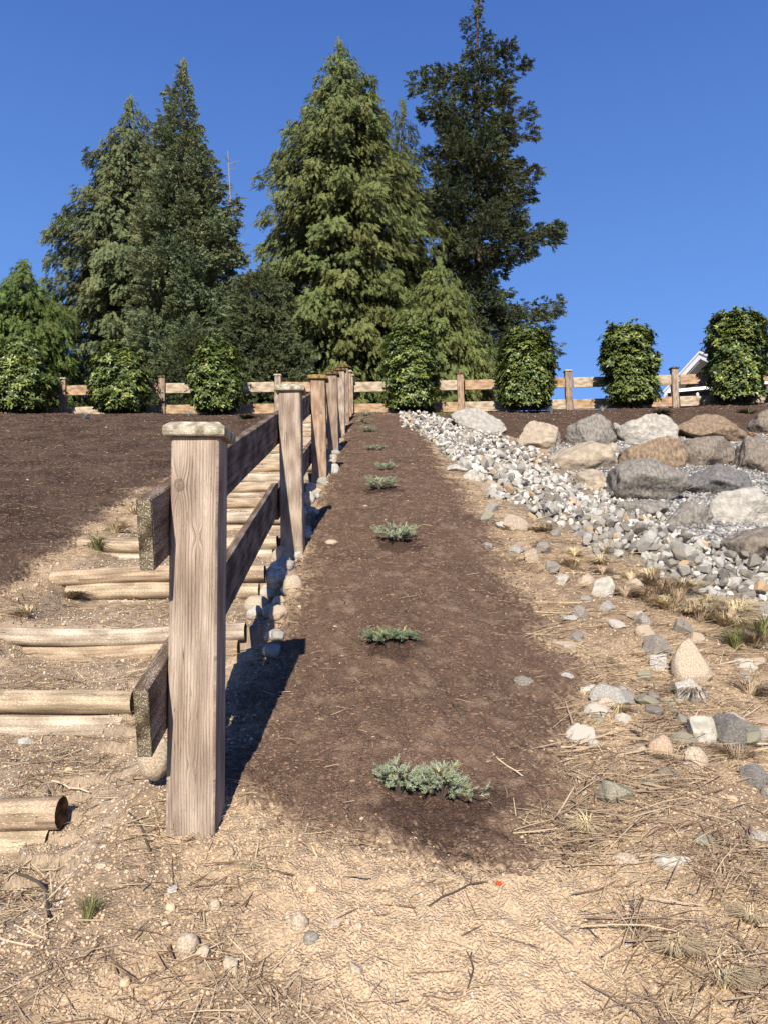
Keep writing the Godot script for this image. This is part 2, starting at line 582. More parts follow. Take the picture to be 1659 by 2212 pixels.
func make_materials() -> void:
	var grain_a := noise_tex(3, 0.035, 0.76, 1.0, 6, 1024)
	var grain_h := noise_tex(4, 0.06, 0.0, 1.0, 6, 1024)
	var soil := tinted(1.0, 0.15)
	soil.albedo_texture = grain_a
	soil.heightmap_enabled = true
	soil.heightmap_texture = grain_h
	soil.heightmap_scale = 0.8
	soil.uv1_scale = Vector3(1.7, 1.7, 1.7)
	mats.soil = soil
	var post_a := wood_tex(256, 1536, 5, Color(0.37, 0.31, 0.265), Color(0.74, 0.68, 0.61), 15.0, [Vector3(0.16, 0.876, 0.125), Vector3(0.6, 0.775, 0.078), Vector3(0.56, 0.43, 0.05), Vector3(0.5, 0.34, 0.06)], 0.26, Color.WHITE, 0.0, 10.7)
	var post_b := wood_tex(256, 768, 25, Color(0.37, 0.31, 0.265), Color(0.73, 0.67, 0.60), 14.0, [Vector3(0.6, 0.45, 0.07)], 0.28, Color.WHITE, 0.0, 7.9)
	mats.post_a = wood(post_a)
	mats.post_b = wood(post_b)
	mats.post_c = wood(post_b, Color(1.0, 0.95, 0.9))
	mats.post_c.uv1_offset = Vector3(0.37, 0.51, 0)
	mats.post_d = wood(post_a, Color(0.92, 0.9, 0.88))
	mats.post_d.uv1_offset = Vector3(0.4, 0.3, 0)
	var rail := wood_tex(256, 1024, 45, Color(0.23, 0.18, 0.145), Color(0.50, 0.43, 0.37), 5.0, [], 0.3, Color(0.7, 0.68, 0.64), 0.10)
	mats.rail_dark = wood(rail, Color.WHITE, 0.15)
	var rail_end := wood_tex(128, 256, 65, Color(0.2, 0.165, 0.12), Color(0.46, 0.41, 0.31), 5.0, [], 0.4, Color(0.82, 0.82, 0.78), 0.18)
	mats.rail_end = wood(rail_end, Color.WHITE, 0.15)
	var rail_tan := wood_tex(256, 768, 85, Color(0.50, 0.43, 0.355), Color(0.78, 0.735, 0.655), 8.0, [Vector3(0.5, 0.4, 0.12)], 0.5, Color(0.45, 0.36, 0.28), 0.12)
	mats.rail_tan = wood(rail_tan, Color.WHITE, 0.1)
	mats.rail_tan_b = wood(rail_tan, Color(0.97, 0.9, 0.84), 0.1)
	mats.rail_tan_b.uv1_offset = Vector3(0.2, 0.43, 0)
	var log_t := wood_tex(256, 768, 105, Color(0.45, 0.40, 0.34), Color(0.77, 0.71, 0.63), 6.0, [Vector3(0.3, 0.3, 0.06), Vector3(0.7, 0.7, 0.05)], 0.35, Color(0.9, 0.86, 0.76), 0.08)
	mats.log_a = wood(log_t, Color.WHITE, 0.12)
	mats.log_b = wood(log_t, Color(0.94, 0.9, 0.86), 0.12)
	mats.log_b.uv1_offset = Vector3(0.45, 0.37, 0)
	mats.log_c = wood(log_t, Color(0.97, 0.95, 0.91), 0.12)
	mats.log_c.uv1_offset = Vector3(0.15, 0.77, 0)
	mats.log_end = wood(rail_end, Color(0.8, 0.72, 0.6), 0.1)
	var cap_w := wood_tex(256, 256, 125, Color(0.36, 0.325, 0.26), Color(0.74, 0.71, 0.63), 8.0, [], 0.35, Color(0.82, 0.81, 0.75), 0.06)
	mats.cap_pale = wood(cap_w, Color.WHITE, 0.15)
	mats.cap_dark = wood(rail_end, Color(0.85, 0.75, 0.65), 0.15)
	mats.cap_gold = wood(cap_w, Color(0.84, 0.75, 0.56), 0.15)
	var rt := noise_tex(31, 0.02, 0.66, 1.0, 6, 512)
	var rt2 := noise_tex(33, 0.09, 0.5, 1.0, 4, 512)
	var rs := noise_tex(35, 0.05, 0.5, 1.0, 7, 512, 2.0)
	var rb := noise_tex(37, 0.05, 0.0, 1.0, 6, 512)
	mats.b_grey = rock_mat(rs, rb, lin(0.37, 0.335, 0.285), 0.8)
	mats.b_tan = rock_mat(rt, rb, lin(0.5, 0.41, 0.3), 0.7)
	mats.b_orange = rock_mat(rs, rb, lin(0.4, 0.29, 0.19), 0.7)
	mats.b_brown = rock_mat(rs, rb, lin(0.34, 0.285, 0.225), 0.8)
	mats.b_slate = rock_mat(rs, rb, lin(0.28, 0.265, 0.245), 0.9)
	mats.b_white = rock_mat(rt, rb, lin(0.54, 0.5, 0.43), 0.9)
	mats.s_white = rock_mat(rt2, rb, lin(0.69, 0.655, 0.575), 2.6)
	mats.s_pale = rock_mat(rt2, rb, lin(0.54, 0.505, 0.435), 2.6)
	mats.s_grey = rock_mat(rt2, rb, lin(0.41, 0.365, 0.3), 2.6)
	mats.s_dark = rock_mat(rt2, rb, lin(0.28, 0.258, 0.228), 2.6)
	mats.s_rust = rock_mat(rt2, rb, lin(0.66, 0.47, 0.28), 2.6)
	mats.s_tan = rock_mat(rt2, rb, lin(0.72, 0.58, 0.42), 2.6)
	mats.s_pink = rock_mat(rt2, rb, lin(0.7, 0.51, 0.36), 2.6)
	mats.s_olive = rock_mat(rt2, rb, lin(0.42, 0.39, 0.28), 2.6)
	mats.s_mix = rock_mat(rt, rb, lin(0.6, 0.55, 0.46), 2.6)
	mats.bits = tinted(0.95, 0.2)
	mats.leaf = tinted(0.75, 0.3)
	mats.leaf.backlight = Color(0.12, 0.14, 0.06)
	mats.gloss_leaf = tinted(0.38, 0.5)
	mats.gloss_leaf.backlight = Color(0.12, 0.15, 0.05)
	mats.bark = plain(lin(0.11, 0.085, 0.065), 0.95)
	mats.bark.albedo_texture = grain_a
	mats.deadtwig = plain(lin(0.5, 0.4, 0.27), 0.9)
	mats.deadwood = plain(lin(0.26, 0.24, 0.22), 0.9)
	mats.white_paint = plain(lin(0.8, 0.8, 0.79), 0.6)
	mats.shingle = plain(lin(0.3, 0.27, 0.235), 0.9)
	mats.shingle.albedo_texture = rs
	mats.roofing = plain(lin(0.07, 0.07, 0.075), 0.95)
	mats.dark_metal = plain(lin(0.03, 0.03, 0.032), 0.6)
	mats.bulb = plain(lin(0.85, 0.85, 0.8), 0.3)
	mats.red = plain(lin(0.75, 0.06, 0.02), 0.45)


# ---------------------------------------------------------------- wooden beams
# a chamfered bar from a to b, w across "side", t across the other way; gentle wobble, uv in u across a face and v along
func bar_mesh(a: Vector3, b: Vector3, side: Vector3, w: float, t: float, bevel := 0.006, v_scale := 1.2, wob := 0.0015, rings := 7) -> ArrayMesh:
	var ax := (b - a).normalized()
	var length := a.distance_to(b)
	var sx := (side - ax * side.dot(ax)).normalized()
	var sy := ax.cross(sx).normalized()
	var hw := w * 0.5
	var ht := t * 0.5
	var prof := PackedVector2Array([Vector2(-hw + bevel, -ht), Vector2(hw - bevel, -ht), Vector2(hw, -ht + bevel), Vector2(hw, ht - bevel), Vector2(hw - bevel, ht), Vector2(-hw + bevel, ht), Vector2(-hw, ht - bevel), Vector2(-hw, -ht + bevel)])
	var tr := t / w
	var pu := PackedFloat32Array([0.0, 1.0, 1.0, 1.0 + tr, 1.0 + tr, 2.0 + tr, 2.0 + tr, 2.0 + 2.0 * tr, 2.0 + 2.0 * tr])
	var zs := [0.0, bevel]
	for i in range(1, rings):
		zs.append(bevel + (length - 2 * bevel) * i / rings)
	zs.append(length - bevel)
	zs.append(length)
	var vs := PackedVector3Array()
	var uv := PackedVector2Array()
	var grid := []
	var s0 := rng.randi() % 1000
	for zi in zs.size():
		var z: float = zs[zi]
		var shrink := bevel * 0.8 if zi == 0 or zi == zs.size() - 1 else 0.0
		var row := PackedVector3Array()
		for p in prof:
			var q := Vector2(p.x - signf(p.x) * shrink, p.y - signf(p.y) * shrink)
			q += Vector2(n_mid.get_noise_2d(z * 3.0 + s0, p.y * 20.0), n_mid.get_noise_2d(z * 3.0 + s0 + 50.0, p.x * 20.0)) * wob
			row.append(a + ax * z + sx * q.x + sy * q.y)
		grid.append(row)
	var off := rnd(0.0, 1.0) if wob > 0.0017 else 0.0
	for zi in zs.size() - 1:
		for i in 8:
			var j := (i + 1) % 8
			var p0: Vector3 = grid[zi][i]
			var p1: Vector3 = grid[zi][j]
			var p2: Vector3 = grid[zi + 1][j]
			var p3: Vector3 = grid[zi + 1][i]
			var u0 := pu[i]
			var u1 := pu[i + 1]
			var v0: float = zs[zi] / v_scale + off
			var v1: float = zs[zi + 1] / v_scale + off
			vs.append_array(PackedVector3Array([p0, p2, p1, p0, p3, p2]))
			uv.append_array(PackedVector2Array([Vector2(u0, v0), Vector2(u1, v1), Vector2(u1, v0), Vector2(u0, v0), Vector2(u0, v1), Vector2(u1, v1)]))
	for e in 2:
		var row: PackedVector3Array = grid[0] if e == 0 else grid[zs.size() - 1]
		for i in range(1, 7):
			var tri := [0, i, i + 1] if e == 0 else [0, i + 1, i]
			for q: int in tri:
				vs.append(row[q])
				uv.append(Vector2(prof[q].x / 0.15 + 0.5, prof[q].y / 0.3 + 0.5))
	return mesh_of(vs, PackedInt32Array(), PackedVector3Array(), uv)


# square cap with a shallow hipped top
func cap_mesh(w: float, t: float, rise: float) -> ArrayMesh:
	var h := w * 0.5
	var k := h - 0.02
	var rows := [[h - 0.003, -t], [h, -t + 0.004], [h, -0.004], [h - 0.003, 0.0], [k, rise]]
	var vs := PackedVector3Array()
	var uv := PackedVector2Array()
	var sg := [Vector2(-1, -1), Vector2(1, -1), Vector2(1, 1), Vector2(-1, 1)]
	for r in rows.size() - 1:
		for i in 4:
			var s0: Vector2 = sg[i]
			var s1: Vector2 = sg[(i + 1) % 4]
			var a := Vector3(s0.x * rows[r][0], rows[r][1], s0.y * rows[r][0])
			var b := Vector3(s1.x * rows[r][0], rows[r][1], s1.y * rows[r][0])
			var c := Vector3(s1.x * rows[r + 1][0], rows[r + 1][1], s1.y * rows[r + 1][0])
			var d := Vector3(s0.x * rows[r + 1][0], rows[r + 1][1], s0.y * rows[r + 1][0])
			vs.append_array(PackedVector3Array([a, c, b, a, d, c]))
			var v0 := r * 0.13
			uv.append_array(PackedVector2Array([Vector2(v0, 0), Vector2(v0 + 0.13, 1), Vector2(v0, 1), Vector2(v0, 0), Vector2(v0 + 0.13, 0), Vector2(v0 + 0.13, 1)]))
	for e in [[k, rise, true], [h - 0.003, -t, false]]:
		var q: float = e[0]
		var y: float = e[1]
		var c4 := [Vector3(-q, y, -q), Vector3(q, y, -q), Vector3(q, y, q), Vector3(-q, y, q)]
		var order := [0, 2, 1, 0, 3, 2] if not e[2] else [0, 1, 2, 0, 2, 3]
		for i: int in order:
			vs.append(c4[i])
			uv.append(Vector2(c4[i].x / w + 0.5, c4[i].z / w + 0.5))
	return mesh_of(vs, PackedInt32Array(), PackedVector3Array(), uv)


func post_at(label: String, group: String, base_px: Vector2, top_px: Vector2, d_front: float, mat: Material, cap: Material, cap_w := 0.185, sink := 0.35, turn := 0.0) -> Node3D:
	var a := at_depth(base_px.x, base_px.y, d_front)
	var b := at_depth(top_px.x, top_px.y, d_front)
	var foot := world(Vector3(a.x, a.y, d_front + 0.07))
	var head := world(Vector3(b.x, b.y, d_front + 0.07))
	var o := thing("fence_post", label, "fence post", foot, group)
	var down := (foot - head).normalized() * sink
	var m := bar_mesh(down, head - foot, Vector3(cos(turn), 0, sin(turn)), 0.14, 0.14, 0.006, 1.5 if d_front < 3.0 else 1.1, 0.002 if d_front > 3.0 else 0.0016, 9)
	solid("shaft", m, mat, o)
	var c := solid("post_cap", cap_mesh(cap_w, 0.03, 0.013), cap, o)
	c.position = head - foot + Vector3(0, 0.028, 0)
	c.rotation = Vector3(rnd(-0.02, 0.02), turn + rnd(-0.03, 0.03), rnd(-0.02, 0.02))
	return o


func build_path_fence() -> void:
	# base x, base y, top x, top y of the shaft, distance of the front face
	var rows := [[411.0, 1813.0, 421.5, 941.0, 2.24], [631.0, 1186.0, 625.5, 843.0, 4.9], [690.0, 1036.0, 686.5, 818.5, 7.35], [719.5, 978.0, 716.5, 809.0, 9.8], [736.0, 938.0, 735.0, 800.5, 12.0], [746.5, 908.0, 744.0, 793.5, 13.8], [752.5, 898.0, 751.0, 803.5, 15.4], [757.0, 895.5, 756.0, 812.0, 16.85]]
	var labels := ["big weathered timber post with round knot, at the foot of the steps", "timber fence post with pale flaking cap, second up from the knotted post", "timber fence post with yellow lichen cap, third up from the knotted post", "timber fence post with dark cap, fourth up from the knotted post", "pale bleached timber fence post, fifth up from the knotted post", "timber fence post with dark mossy cap, sixth up from the knotted post", "timber fence post with white cap just below the crest fence corner", "timber corner post where the step fence meets the crest fence"]
	var pm := [mats.post_a, mats.post_b, mats.post_c, mats.post_d, mats.post_b, mats.post_d, mats.post_c, mats.post_b]
	var cm := [mats.cap_pale, mats.cap_pale, mats.cap_gold, mats.cap_dark, mats.cap_dark, mats.cap_dark, mats.cap_pale, mats.cap_pale]
	var feet := []
	for i in rows.size():
		var r: Array = rows[i]
		post_at(labels[i], "posts of the fence beside the log steps", Vector2(r[0], r[1]), Vector2(r[2], r[3]), r[4], pm[i], cm[i], 0.18 if i == 0 else 0.19, 0.3)
		var top := at_depth(r[2], r[3], r[4])
		feet.append(Vector3(top.x - 0.095, top.y, r[4] + 0.07))
	# rails nailed to the path side of the posts
	for level in 2:
		var drop: float = [0.235, 0.735][level]
		for i in rows.size() - 1:
			var a: Vector3 = feet[i]
			var b: Vector3 = feet[i + 1]
			a.y -= drop
			b.y -= drop if i < 6 else drop - 0.02
			if level == 1:
				b.y += 0.045 if i == 0 else 0.0
			var dirv := (b - a).normalized()
			if i == 0:
				a -= dirv * 0.235
			else:
				a += dirv * 0.002
				a.x -= 0.0
			if i < rows.size() - 2:
				b -= dirv * 0.003
			var wa := world(a)
			var wb := world(b)
			var which: String = "upper" if level == 0 else "lower"
			var lab := "dark weathered %s fence rail between posts %d and %d up from the knotted post" % [which, i + 1, i + 2]
			if i == 0:
				lab = "dark %s fence rail whose lichen-spotted end juts past the knotted post" % which
			var o := thing("fence_rail", lab, "fence rail", wa, "rails of the fence beside the log steps")
			solid("board", bar_mesh(Vector3.ZERO, wb - wa, Vector3.UP, 0.2, 0.042, 0.004, 1.3, 0.002, 9), mats.rail_dark, o)
			if i == 0:
				# sawn end grain, a sheet of lichen on the cut face
				var q := (wb - wa).normalized()
				solid("cut_end", bar_mesh(-q * 0.004, q * 0.004, Vector3.UP, 0.198, 0.04, 0.002, 1.0, 0.0, 2), mats.rail_end, o)


func build_crest_fence() -> void:
	var d := 17.0
	var left := [[-95.0, 916.0, 822.0], [135.0, 907.0, 819.5], [350.0, 902.0, 814.5], [600.5, 898.0, 811.5]]
	var right := [[996.5, 898.0, 807.5], [1230.0, 893.5, 802.0], [1460.5, 878.0, 796.0], [1705.0, 868.0, 786.0]]
	var pts := []
	var mi := 0
	var names := {135.0: "between the two leftward laurel columns", 350.0: "", 600.5: ""}
	var labs := {
		-95.0: "crest fence post at the far end beyond the broad dark laurel",
		135.0: "crest fence post beside the broad dark laurel, in front of bright thuja",
		350.0: "crest fence post between the two laurel columns in front of the spruce",
		600.5: "crest fence post standing over the top of the log steps",
		996.5: "crest fence post between the cedar laurel and the column below the fir",
		1230.0: "crest fence post with open blue sky behind its rails",
		1460.5: "crest fence post in front of the white house gable",
		1705.0: "crest fence post beyond the tallest laurel column"}
	for row: Array in left + right:
		post_at(labs[row[0]], "posts of the crest fence", Vector2(row[0], row[1]), Vector2(row[0] - (3.0 if row[0] > 900.0 else 0.0), row[2]), d, [mats.post_b, mats.post_c, mats.post_d][mi % 3], mats.cap_dark if mi % 2 == 0 else mats.cap_pale, 0.18, 0.3)
		mi += 1
		pts.append([row[0], row[2]])
	pts.insert(4, [757.0, 812.0])
	for i in pts.size() - 1:
		for level in 2:
			var dy0: float = [24.5, 71.5][level]
			var a := at_depth(pts[i][0], pts[i][1] + dy0, d + 0.09)
			var b := at_depth(pts[i + 1][0], pts[i + 1][1] + dy0, d + 0.09)
			a.x += 0.074
			b.x -= 0.074
			var wa := world(a)
			var wb := world(b)
			var between: String = ["past the broad dark laurel", "behind the second laurel column", "behind the third laurel column", "over the top of the log steps", "from the corner post to the cedar laurel", "behind the column below the fir", "with sky showing round the third upper laurel", "below the white house gable"][i]
			var o := thing("crest_rail", "tan crest fence rail, %s one, %s" % ["upper" if level == 0 else "lower", between], "fence rail", wa, "rails of the crest fence")
			solid("board", bar_mesh(Vector3.ZERO, wb - wa, Vector3.UP, 0.225, 0.045, 0.005, 1.1, 0.003, 9), mats.rail_tan if (i + level) % 2 == 0 else mats.rail_tan_b, o)


# ---------------------------------------------------------------- log steps
func log_mesh(length: float, rad: float, seed_: int) -> ArrayMesh:
	var n := 20
	var rings := 12
	var vs := PackedVector3Array()
	var uv := PackedVector2Array()
	var ix := PackedInt32Array()
	var ns := PackedVector3Array()
	for r in rings + 3:
		var t := clampf((r - 1.0) / rings, 0.0, 1.0)
		var x := -length * 0.5 + length * t
		var edge := 0.9 if r == 0 or r == rings + 2 else 1.0
		var bendy := 0.012 * sin(t * PI * 1.3 + seed_)
		for i in n + 1:
			var a := TAU * i / n
			var k := rad * edge * (1.0 + 0.05 * n_mid.get_noise_3d(cos(a) * 0.3 + seed_, sin(a) * 0.3, x * 0.5) + 0.03 * n_mid.get_noise_3d(cos(a) + seed_, sin(a), x * 3.0))
			vs.append(Vector3(x, cos(a) * k + bendy, sin(a) * k))
			ns.append(Vector3(0, cos(a), sin(a)))
			uv.append(Vector2(2.0 * i / n, (x + seed_ * 0.37) / 1.1))
	for r in rings + 2:
		for i in n:
			var q := r * (n + 1) + i
			ix.append_array(PackedInt32Array([q, q + n + 1, q + 1, q + 1, q + n + 1, q + n + 2]))
	return mesh_of(vs, ix, ns, uv)


func disc_mesh(rad: float, seed_: int, flip: bool) -> ArrayMesh:
	var vs := PackedVector3Array()
	var uv := PackedVector2Array()
	var n := 20
	for i in n:
		var a := TAU * i / n
		var b := TAU * (i + 1) / n
		var p := Vector3(0, cos(a) * rad, sin(a) * rad)
		var q := Vector3(0, cos(b) * rad, sin(b) * rad)
		vs.append_array(PackedVector3Array([Vector3.ZERO, q, p] if flip else [Vector3.ZERO, p, q]))
		uv.append_array(PackedVector2Array([Vector2(0.5, 0.5), Vector2(0.5 + 0.4 * sin(b), 0.5 + 0.4 * cos(b)), Vector2(0.5 + 0.4 * sin(a), 0.5 + 0.4 * cos(a))]))
	return mesh_of(vs, PackedInt32Array(), PackedVector3Array(), uv)


func build_steps() -> void:
	var n := step_d.size()
	for i in n:
		if i == 0:
			continue
		var d := step_d[i]
		var x1 := fence_x(d) - 0.09
		var x0 := -1.95 + 0.05 * sin(i * 2.1)
		if i <= 2:
			x1 = -1.01
			x0 = -2.5
		elif i == 3:
			x0 = -1.93
		if i > 5:
			x0 = -1.75
		var rad := 0.047 + 0.003 * sin(i * 1.7)
		var top := step_h[i]
		var lab := "pair of stacked round logs forming a step higher up the path"
		if i == 1:
			lab = "sawn log step at the foot of the path, its cut end showing"
		elif i == 2:
			lab = "cracked log step behind the jutting lower rail end"
		elif i == 3:
			lab = "long pale log step with a lengthwise crack"
		elif i == 4:
			lab = "log step of three stacked pale logs with a mossy top"
		elif i == 5:
			lab = "log step half covered by dry grass behind the upper rail end"
		var o := thing("log_step", lab, "step", world(Vector3((x0 + x1) * 0.5, top - rad, d)), "log steps of the path" if i > 5 else "")
		var tilt := 0.02 + 0.012 * sin(i * 3.3)
		var layers := 3 if i == 4 else 2
		for k in layers:
			var len_k := (x1 - x0) * (1.0 - (0.1 * k if i > 2 else 0.02 * k))
			var l := solid("log", log_mesh(len_k, rad, i * 3 + k), [mats.log_a, mats.log_b, mats.log_c][(i + k) % 3], o)
			l.position = Vector3(((x1 - x0) - len_k) * 0.5 - (0.03 if k else 0.0), -k * (rad * 1.93), 0.012 * k + rad * 0.1 * sin(i + k))
			l.rotation = Vector3(0, 0.012 * sin(i * 5.0 + k), tilt)
			for e in 2:
				var c := solid("cut_end", disc_mesh(rad * 0.96, i, e == 0), mats.log_end, l)
				c.position = Vector3((len_k * 0.5 + 0.001) * (1 if e == 1 else -1), 0.012 * sin((PI * 1.3 if e == 1 else 0.0) + i * 3 + k), 0)


# ---------------------------------------------------------------- rocks
var ico := {}


func icosphere(level: int) -> Array:
	if ico.has(level):
		return ico[level]
	var vs := PackedVector3Array()
	var fs := PackedInt32Array()
	if level == 0:
		var t := (1.0 + sqrt(5.0)) / 2.0
		for p in [Vector3(-1, t, 0), Vector3(1, t, 0), Vector3(-1, -t, 0), Vector3(1, -t, 0), Vector3(0, -1, t), Vector3(0, 1, t), Vector3(0, -1, -t), Vector3(0, 1, -t), Vector3(t, 0, -1), Vector3(t, 0, 1), Vector3(-t, 0, -1), Vector3(-t, 0, 1)]:
			vs.append(p.normalized())
		fs = PackedInt32Array([0, 11, 5, 0, 5, 1, 0, 1, 7, 0, 7, 10, 0, 10, 11, 1, 5, 9, 5, 11, 4, 11, 10, 2, 10, 7, 6, 7, 1, 8, 3, 9, 4, 3, 4, 2, 3, 2, 6, 3, 6, 8, 3, 8, 9, 4, 9, 5, 2, 4, 11, 6, 2, 10, 8, 6, 7, 9, 8, 1])
		for i in range(0, fs.size(), 3):
			var a := vs[fs[i]]
			if (vs[fs[i + 1]] - a).cross(vs[fs[i + 2]] - a).dot(a) > 0.0:
				var q := fs[i + 1]
				fs[i + 1] = fs[i + 2]
				fs[i + 2] = q
	else:
		var low: Array = icosphere(level - 1)
		vs = low[0].duplicate()
		var src: PackedInt32Array = low[1]
		var mid := {}
		for i in range(0, src.size(), 3):
			var m := PackedInt32Array()
			for e in 3:
				var a := src[i + e]
				var b := src[i + (e + 1) % 3]
				var key := mini(a, b) * 100000 + maxi(a, b)
				if not mid.has(key):
					mid[key] = vs.size()
					vs.append(((vs[a] + vs[b]) * 0.5).normalized())
				m.append(mid[key])
			fs.append_array(PackedInt32Array([src[i], m[0], m[2], src[i + 1], m[1], m[0], src[i + 2], m[2], m[1], m[0], m[1], m[2]]))
	ico[level] = [vs, fs]
	return ico[level]


# cuts flatten facets into the ball (soft > 0 rounds them), noise roughens it; unit radius before size
func rock_mesh(level: int, size: Vector3, seed_: int, cuts: int, depth: float, amp: float, freq: float, smooth: bool, soft := 0.0) -> ArrayMesh:
	var base: Array = icosphere(level)
	var vs: PackedVector3Array = base[0].duplicate()
	var fs: PackedInt32Array = base[1]
	var g := RandomNumberGenerator.new()
	g.seed = seed_ * 7919 + 13
	var planes := []
	for i in cuts:
		var v := Vector3(g.randfn(), g.randfn(), g.randfn()).normalized()
		planes.append([v, 1.0 - depth * g.randf_range(0.35, 1.0)])
	n_mid.frequency = 1.0
	for i in vs.size():
		var p := vs[i]
		var k := 1.0
		for pl: Array in planes:
			var c: float = p.dot(pl[0])
			if c > 0.05:
				var lim: float = pl[1] / c
				if lim < k:
					k = lim
				elif soft > 0.0 and lim < k + soft:
					k -= (soft - (lim - k)) * (soft - (lim - k)) / (4.0 * soft)
		var q := p * k
		k = k * (1.0 + amp * n_mid.get_noise_3d(p.x * freq + seed_ * 3.1, p.y * freq, p.z * freq) + amp * 0.4 * n_mid.get_noise_3d(q.x * freq * 3.1 + 7.0, q.y * freq * 3.1 + seed_, q.z * freq * 3.1) + amp * 0.16 * n_mid.get_noise_3d(q.x * freq * 8.0, q.y * freq * 8.0 + seed_, q.z * freq * 8.0))
		vs[i] = p * k * size
	n_mid.frequency = 3.5
	if not smooth:
		var flat := PackedVector3Array()
		flat.resize(fs.size())
		for i in fs.size():
			flat[i] = vs[fs[i]]
		return mesh_of(flat)
	var ns := PackedVector3Array()
	ns.resize(vs.size())
	for i in range(0, fs.size(), 3):
		var fn := (vs[fs[i + 2]] - vs[fs[i]]).cross(vs[fs[i + 1]] - vs[fs[i]])
		for e in 3:
			ns[fs[i + e]] += fn
	for i in ns.size():
		ns[i] = ns[i].normalized()
	return mesh_of(vs, fs, ns)


# a rock whose picture box (in half-size zoom coordinates with an offset) is known, resting on the terrain
func rock_in_box(called: String, label: String, group: String, z: Array, off: Vector2, mat: Material, style: int, seed_: int, depth_ratio := 0.8, bury := 0.22, near := 0.0) -> Node3D:
	var x0: float = z[0] / 2.0 + off.x
	var y0: float = z[1] / 2.0 + off.y
	var x1: float = z[2] / 2.0 + off.x
	var y1: float = z[3] / 2.0 + off.y
	var g := on_ground((x0 + x1) * 0.5, y1 - (y1 - y0) * 0.12)
	if near > 0.0:
		g = at_depth((x0 + x1) * 0.5, y1 - (y1 - y0) * 0.12, near)
	var k := g.z / FPX
	var w := (x1 - x0) * k
	var hh := (y1 - y0) * k
	var dep := w * depth_ratio
	var d := g.z + dep * 0.3
	var tall := hh * (1.0 + bury)
	if style == 3:
		tall = maxf(hh * 0.55, w * 0.2)
	var centre := Vector3(g.x * d / g.z, 0.0, d)
	centre.y = at_depth((x0 + x1) * 0.5, (y0 + y1) * 0.5, d).y - hh * bury * 0.5
	var m: ArrayMesh
	var size := Vector3(w, tall, dep) * 0.5
	match style:
		0: m = rock_mesh(4, size * 1.17, seed_, 12, 0.4, 0.075, 1.6, true, 0.05)
		1: m = rock_mesh(3, size * 1.32, seed_, 14, 0.55, 0.035, 1.6, false)
		2: m = rock_mesh(3, size * 1.04, seed_, 3, 0.2, 0.06, 1.2, true, 0.2)
		_: m = rock_mesh(3, size * 1.25, seed_, 12, 0.5, 0.04, 1.6, false)
	var o := thing(called, label, "boulder" if called == "boulder" else "rock", world(centre), group)
	var r := solid("stone", m, mat, o)
	if style == 1 or style == 3:
		r.rotation = Vector3(rnd(-0.15, 0.15), 0, rnd(-0.12, 0.12))
	return o


func build_boulders() -> void:
	var off := Vector2(830.0, 846.7)
	var rows := [
		[[288, 93, 499, 178], mats.b_white, 1, "pale flat-topped white boulder at the head of the rock channel"],
		[[560, 135, 772, 254], mats.b_tan, 0, "rounded grey-tan boulder below the green groundcover cushion"],
		[[778, 97, 1003, 238], mats.b_grey, 0, "pale grey scored boulder in the top row of the rock wall"],
		[[1018, 95, 1255, 240], mats.b_white, 0, "blocky pale boulder with brown streaks in the top row"],
		[[1232, 100, 1572, 222], mats.b_orange, 0, "wide rusty brown boulder in the top row of the rock wall"],
		[[1556, 82, 1760, 198], mats.b_brown, 0, "grey-brown boulder at the end of the top row"],
		[[725, 203, 982, 352], mats.b_tan, 0, "round golden tan boulder beside the rock channel"],
		[[1030, 192, 1280, 348], mats.b_orange, 0, "orange-brown boulder with a dark weathered top, second row"],
		[[1268, 192, 1494, 330], mats.b_brown, 0, "smooth dome-shaped grey-tan boulder in the second row"],
		[[1500, 190, 1730, 360], mats.b_brown, 0, "large round grey-brown boulder ending the second row"],
		[[945, 310, 1306, 490], mats.b_grey, 0, "largest grey boulder with an overhanging lip, third row"],
		[[1262, 328, 1576, 450], mats.b_slate, 0, "low dark slate boulder set in gravel"],
		[[800, 335, 972, 428], mats.b_tan, 0, "tan boulder half buried by channel rocks"],
		[[1408, 415, 1700, 588], mats.b_white, 0, "pale boulder with an orange stain in the gravel"],
		[[1214, 484, 1406, 594], mats.b_grey, 0, "small domed grey boulder half sunk in gravel"],
		[[1008, 458, 1206, 548], mats.b_grey, 0, "pale grey boulder at the edge of the channel rocks"],
		[[1438, 566, 1760, 740], mats.b_brown, 0, "big grey-brown boulder lowest in the gravel slope"],
		[[1560, 756, 1720, 815], mats.b_white, 1, "pale angular boulder among the lowest channel rocks"],
		[[943, 220, 1006, 268], mats.b_tan, 0, "small tan boulder wedged beside the golden boulder"],
		[[1203, 234, 1272, 278], mats.b_white, 1, "small white boulder wedged under the blocky pale boulder"],
		[[985, 132, 1030, 180], mats.b_white, 1, "small pale boulder wedged between scored and blocky boulders"]]
	for i in rows.size():
		var r: Array = rows[i]
		rock_in_box("boulder", r[3], "boulders of the rock wall", r[0], off, r[1], r[2], 40 + i, 0.85, 0.35)


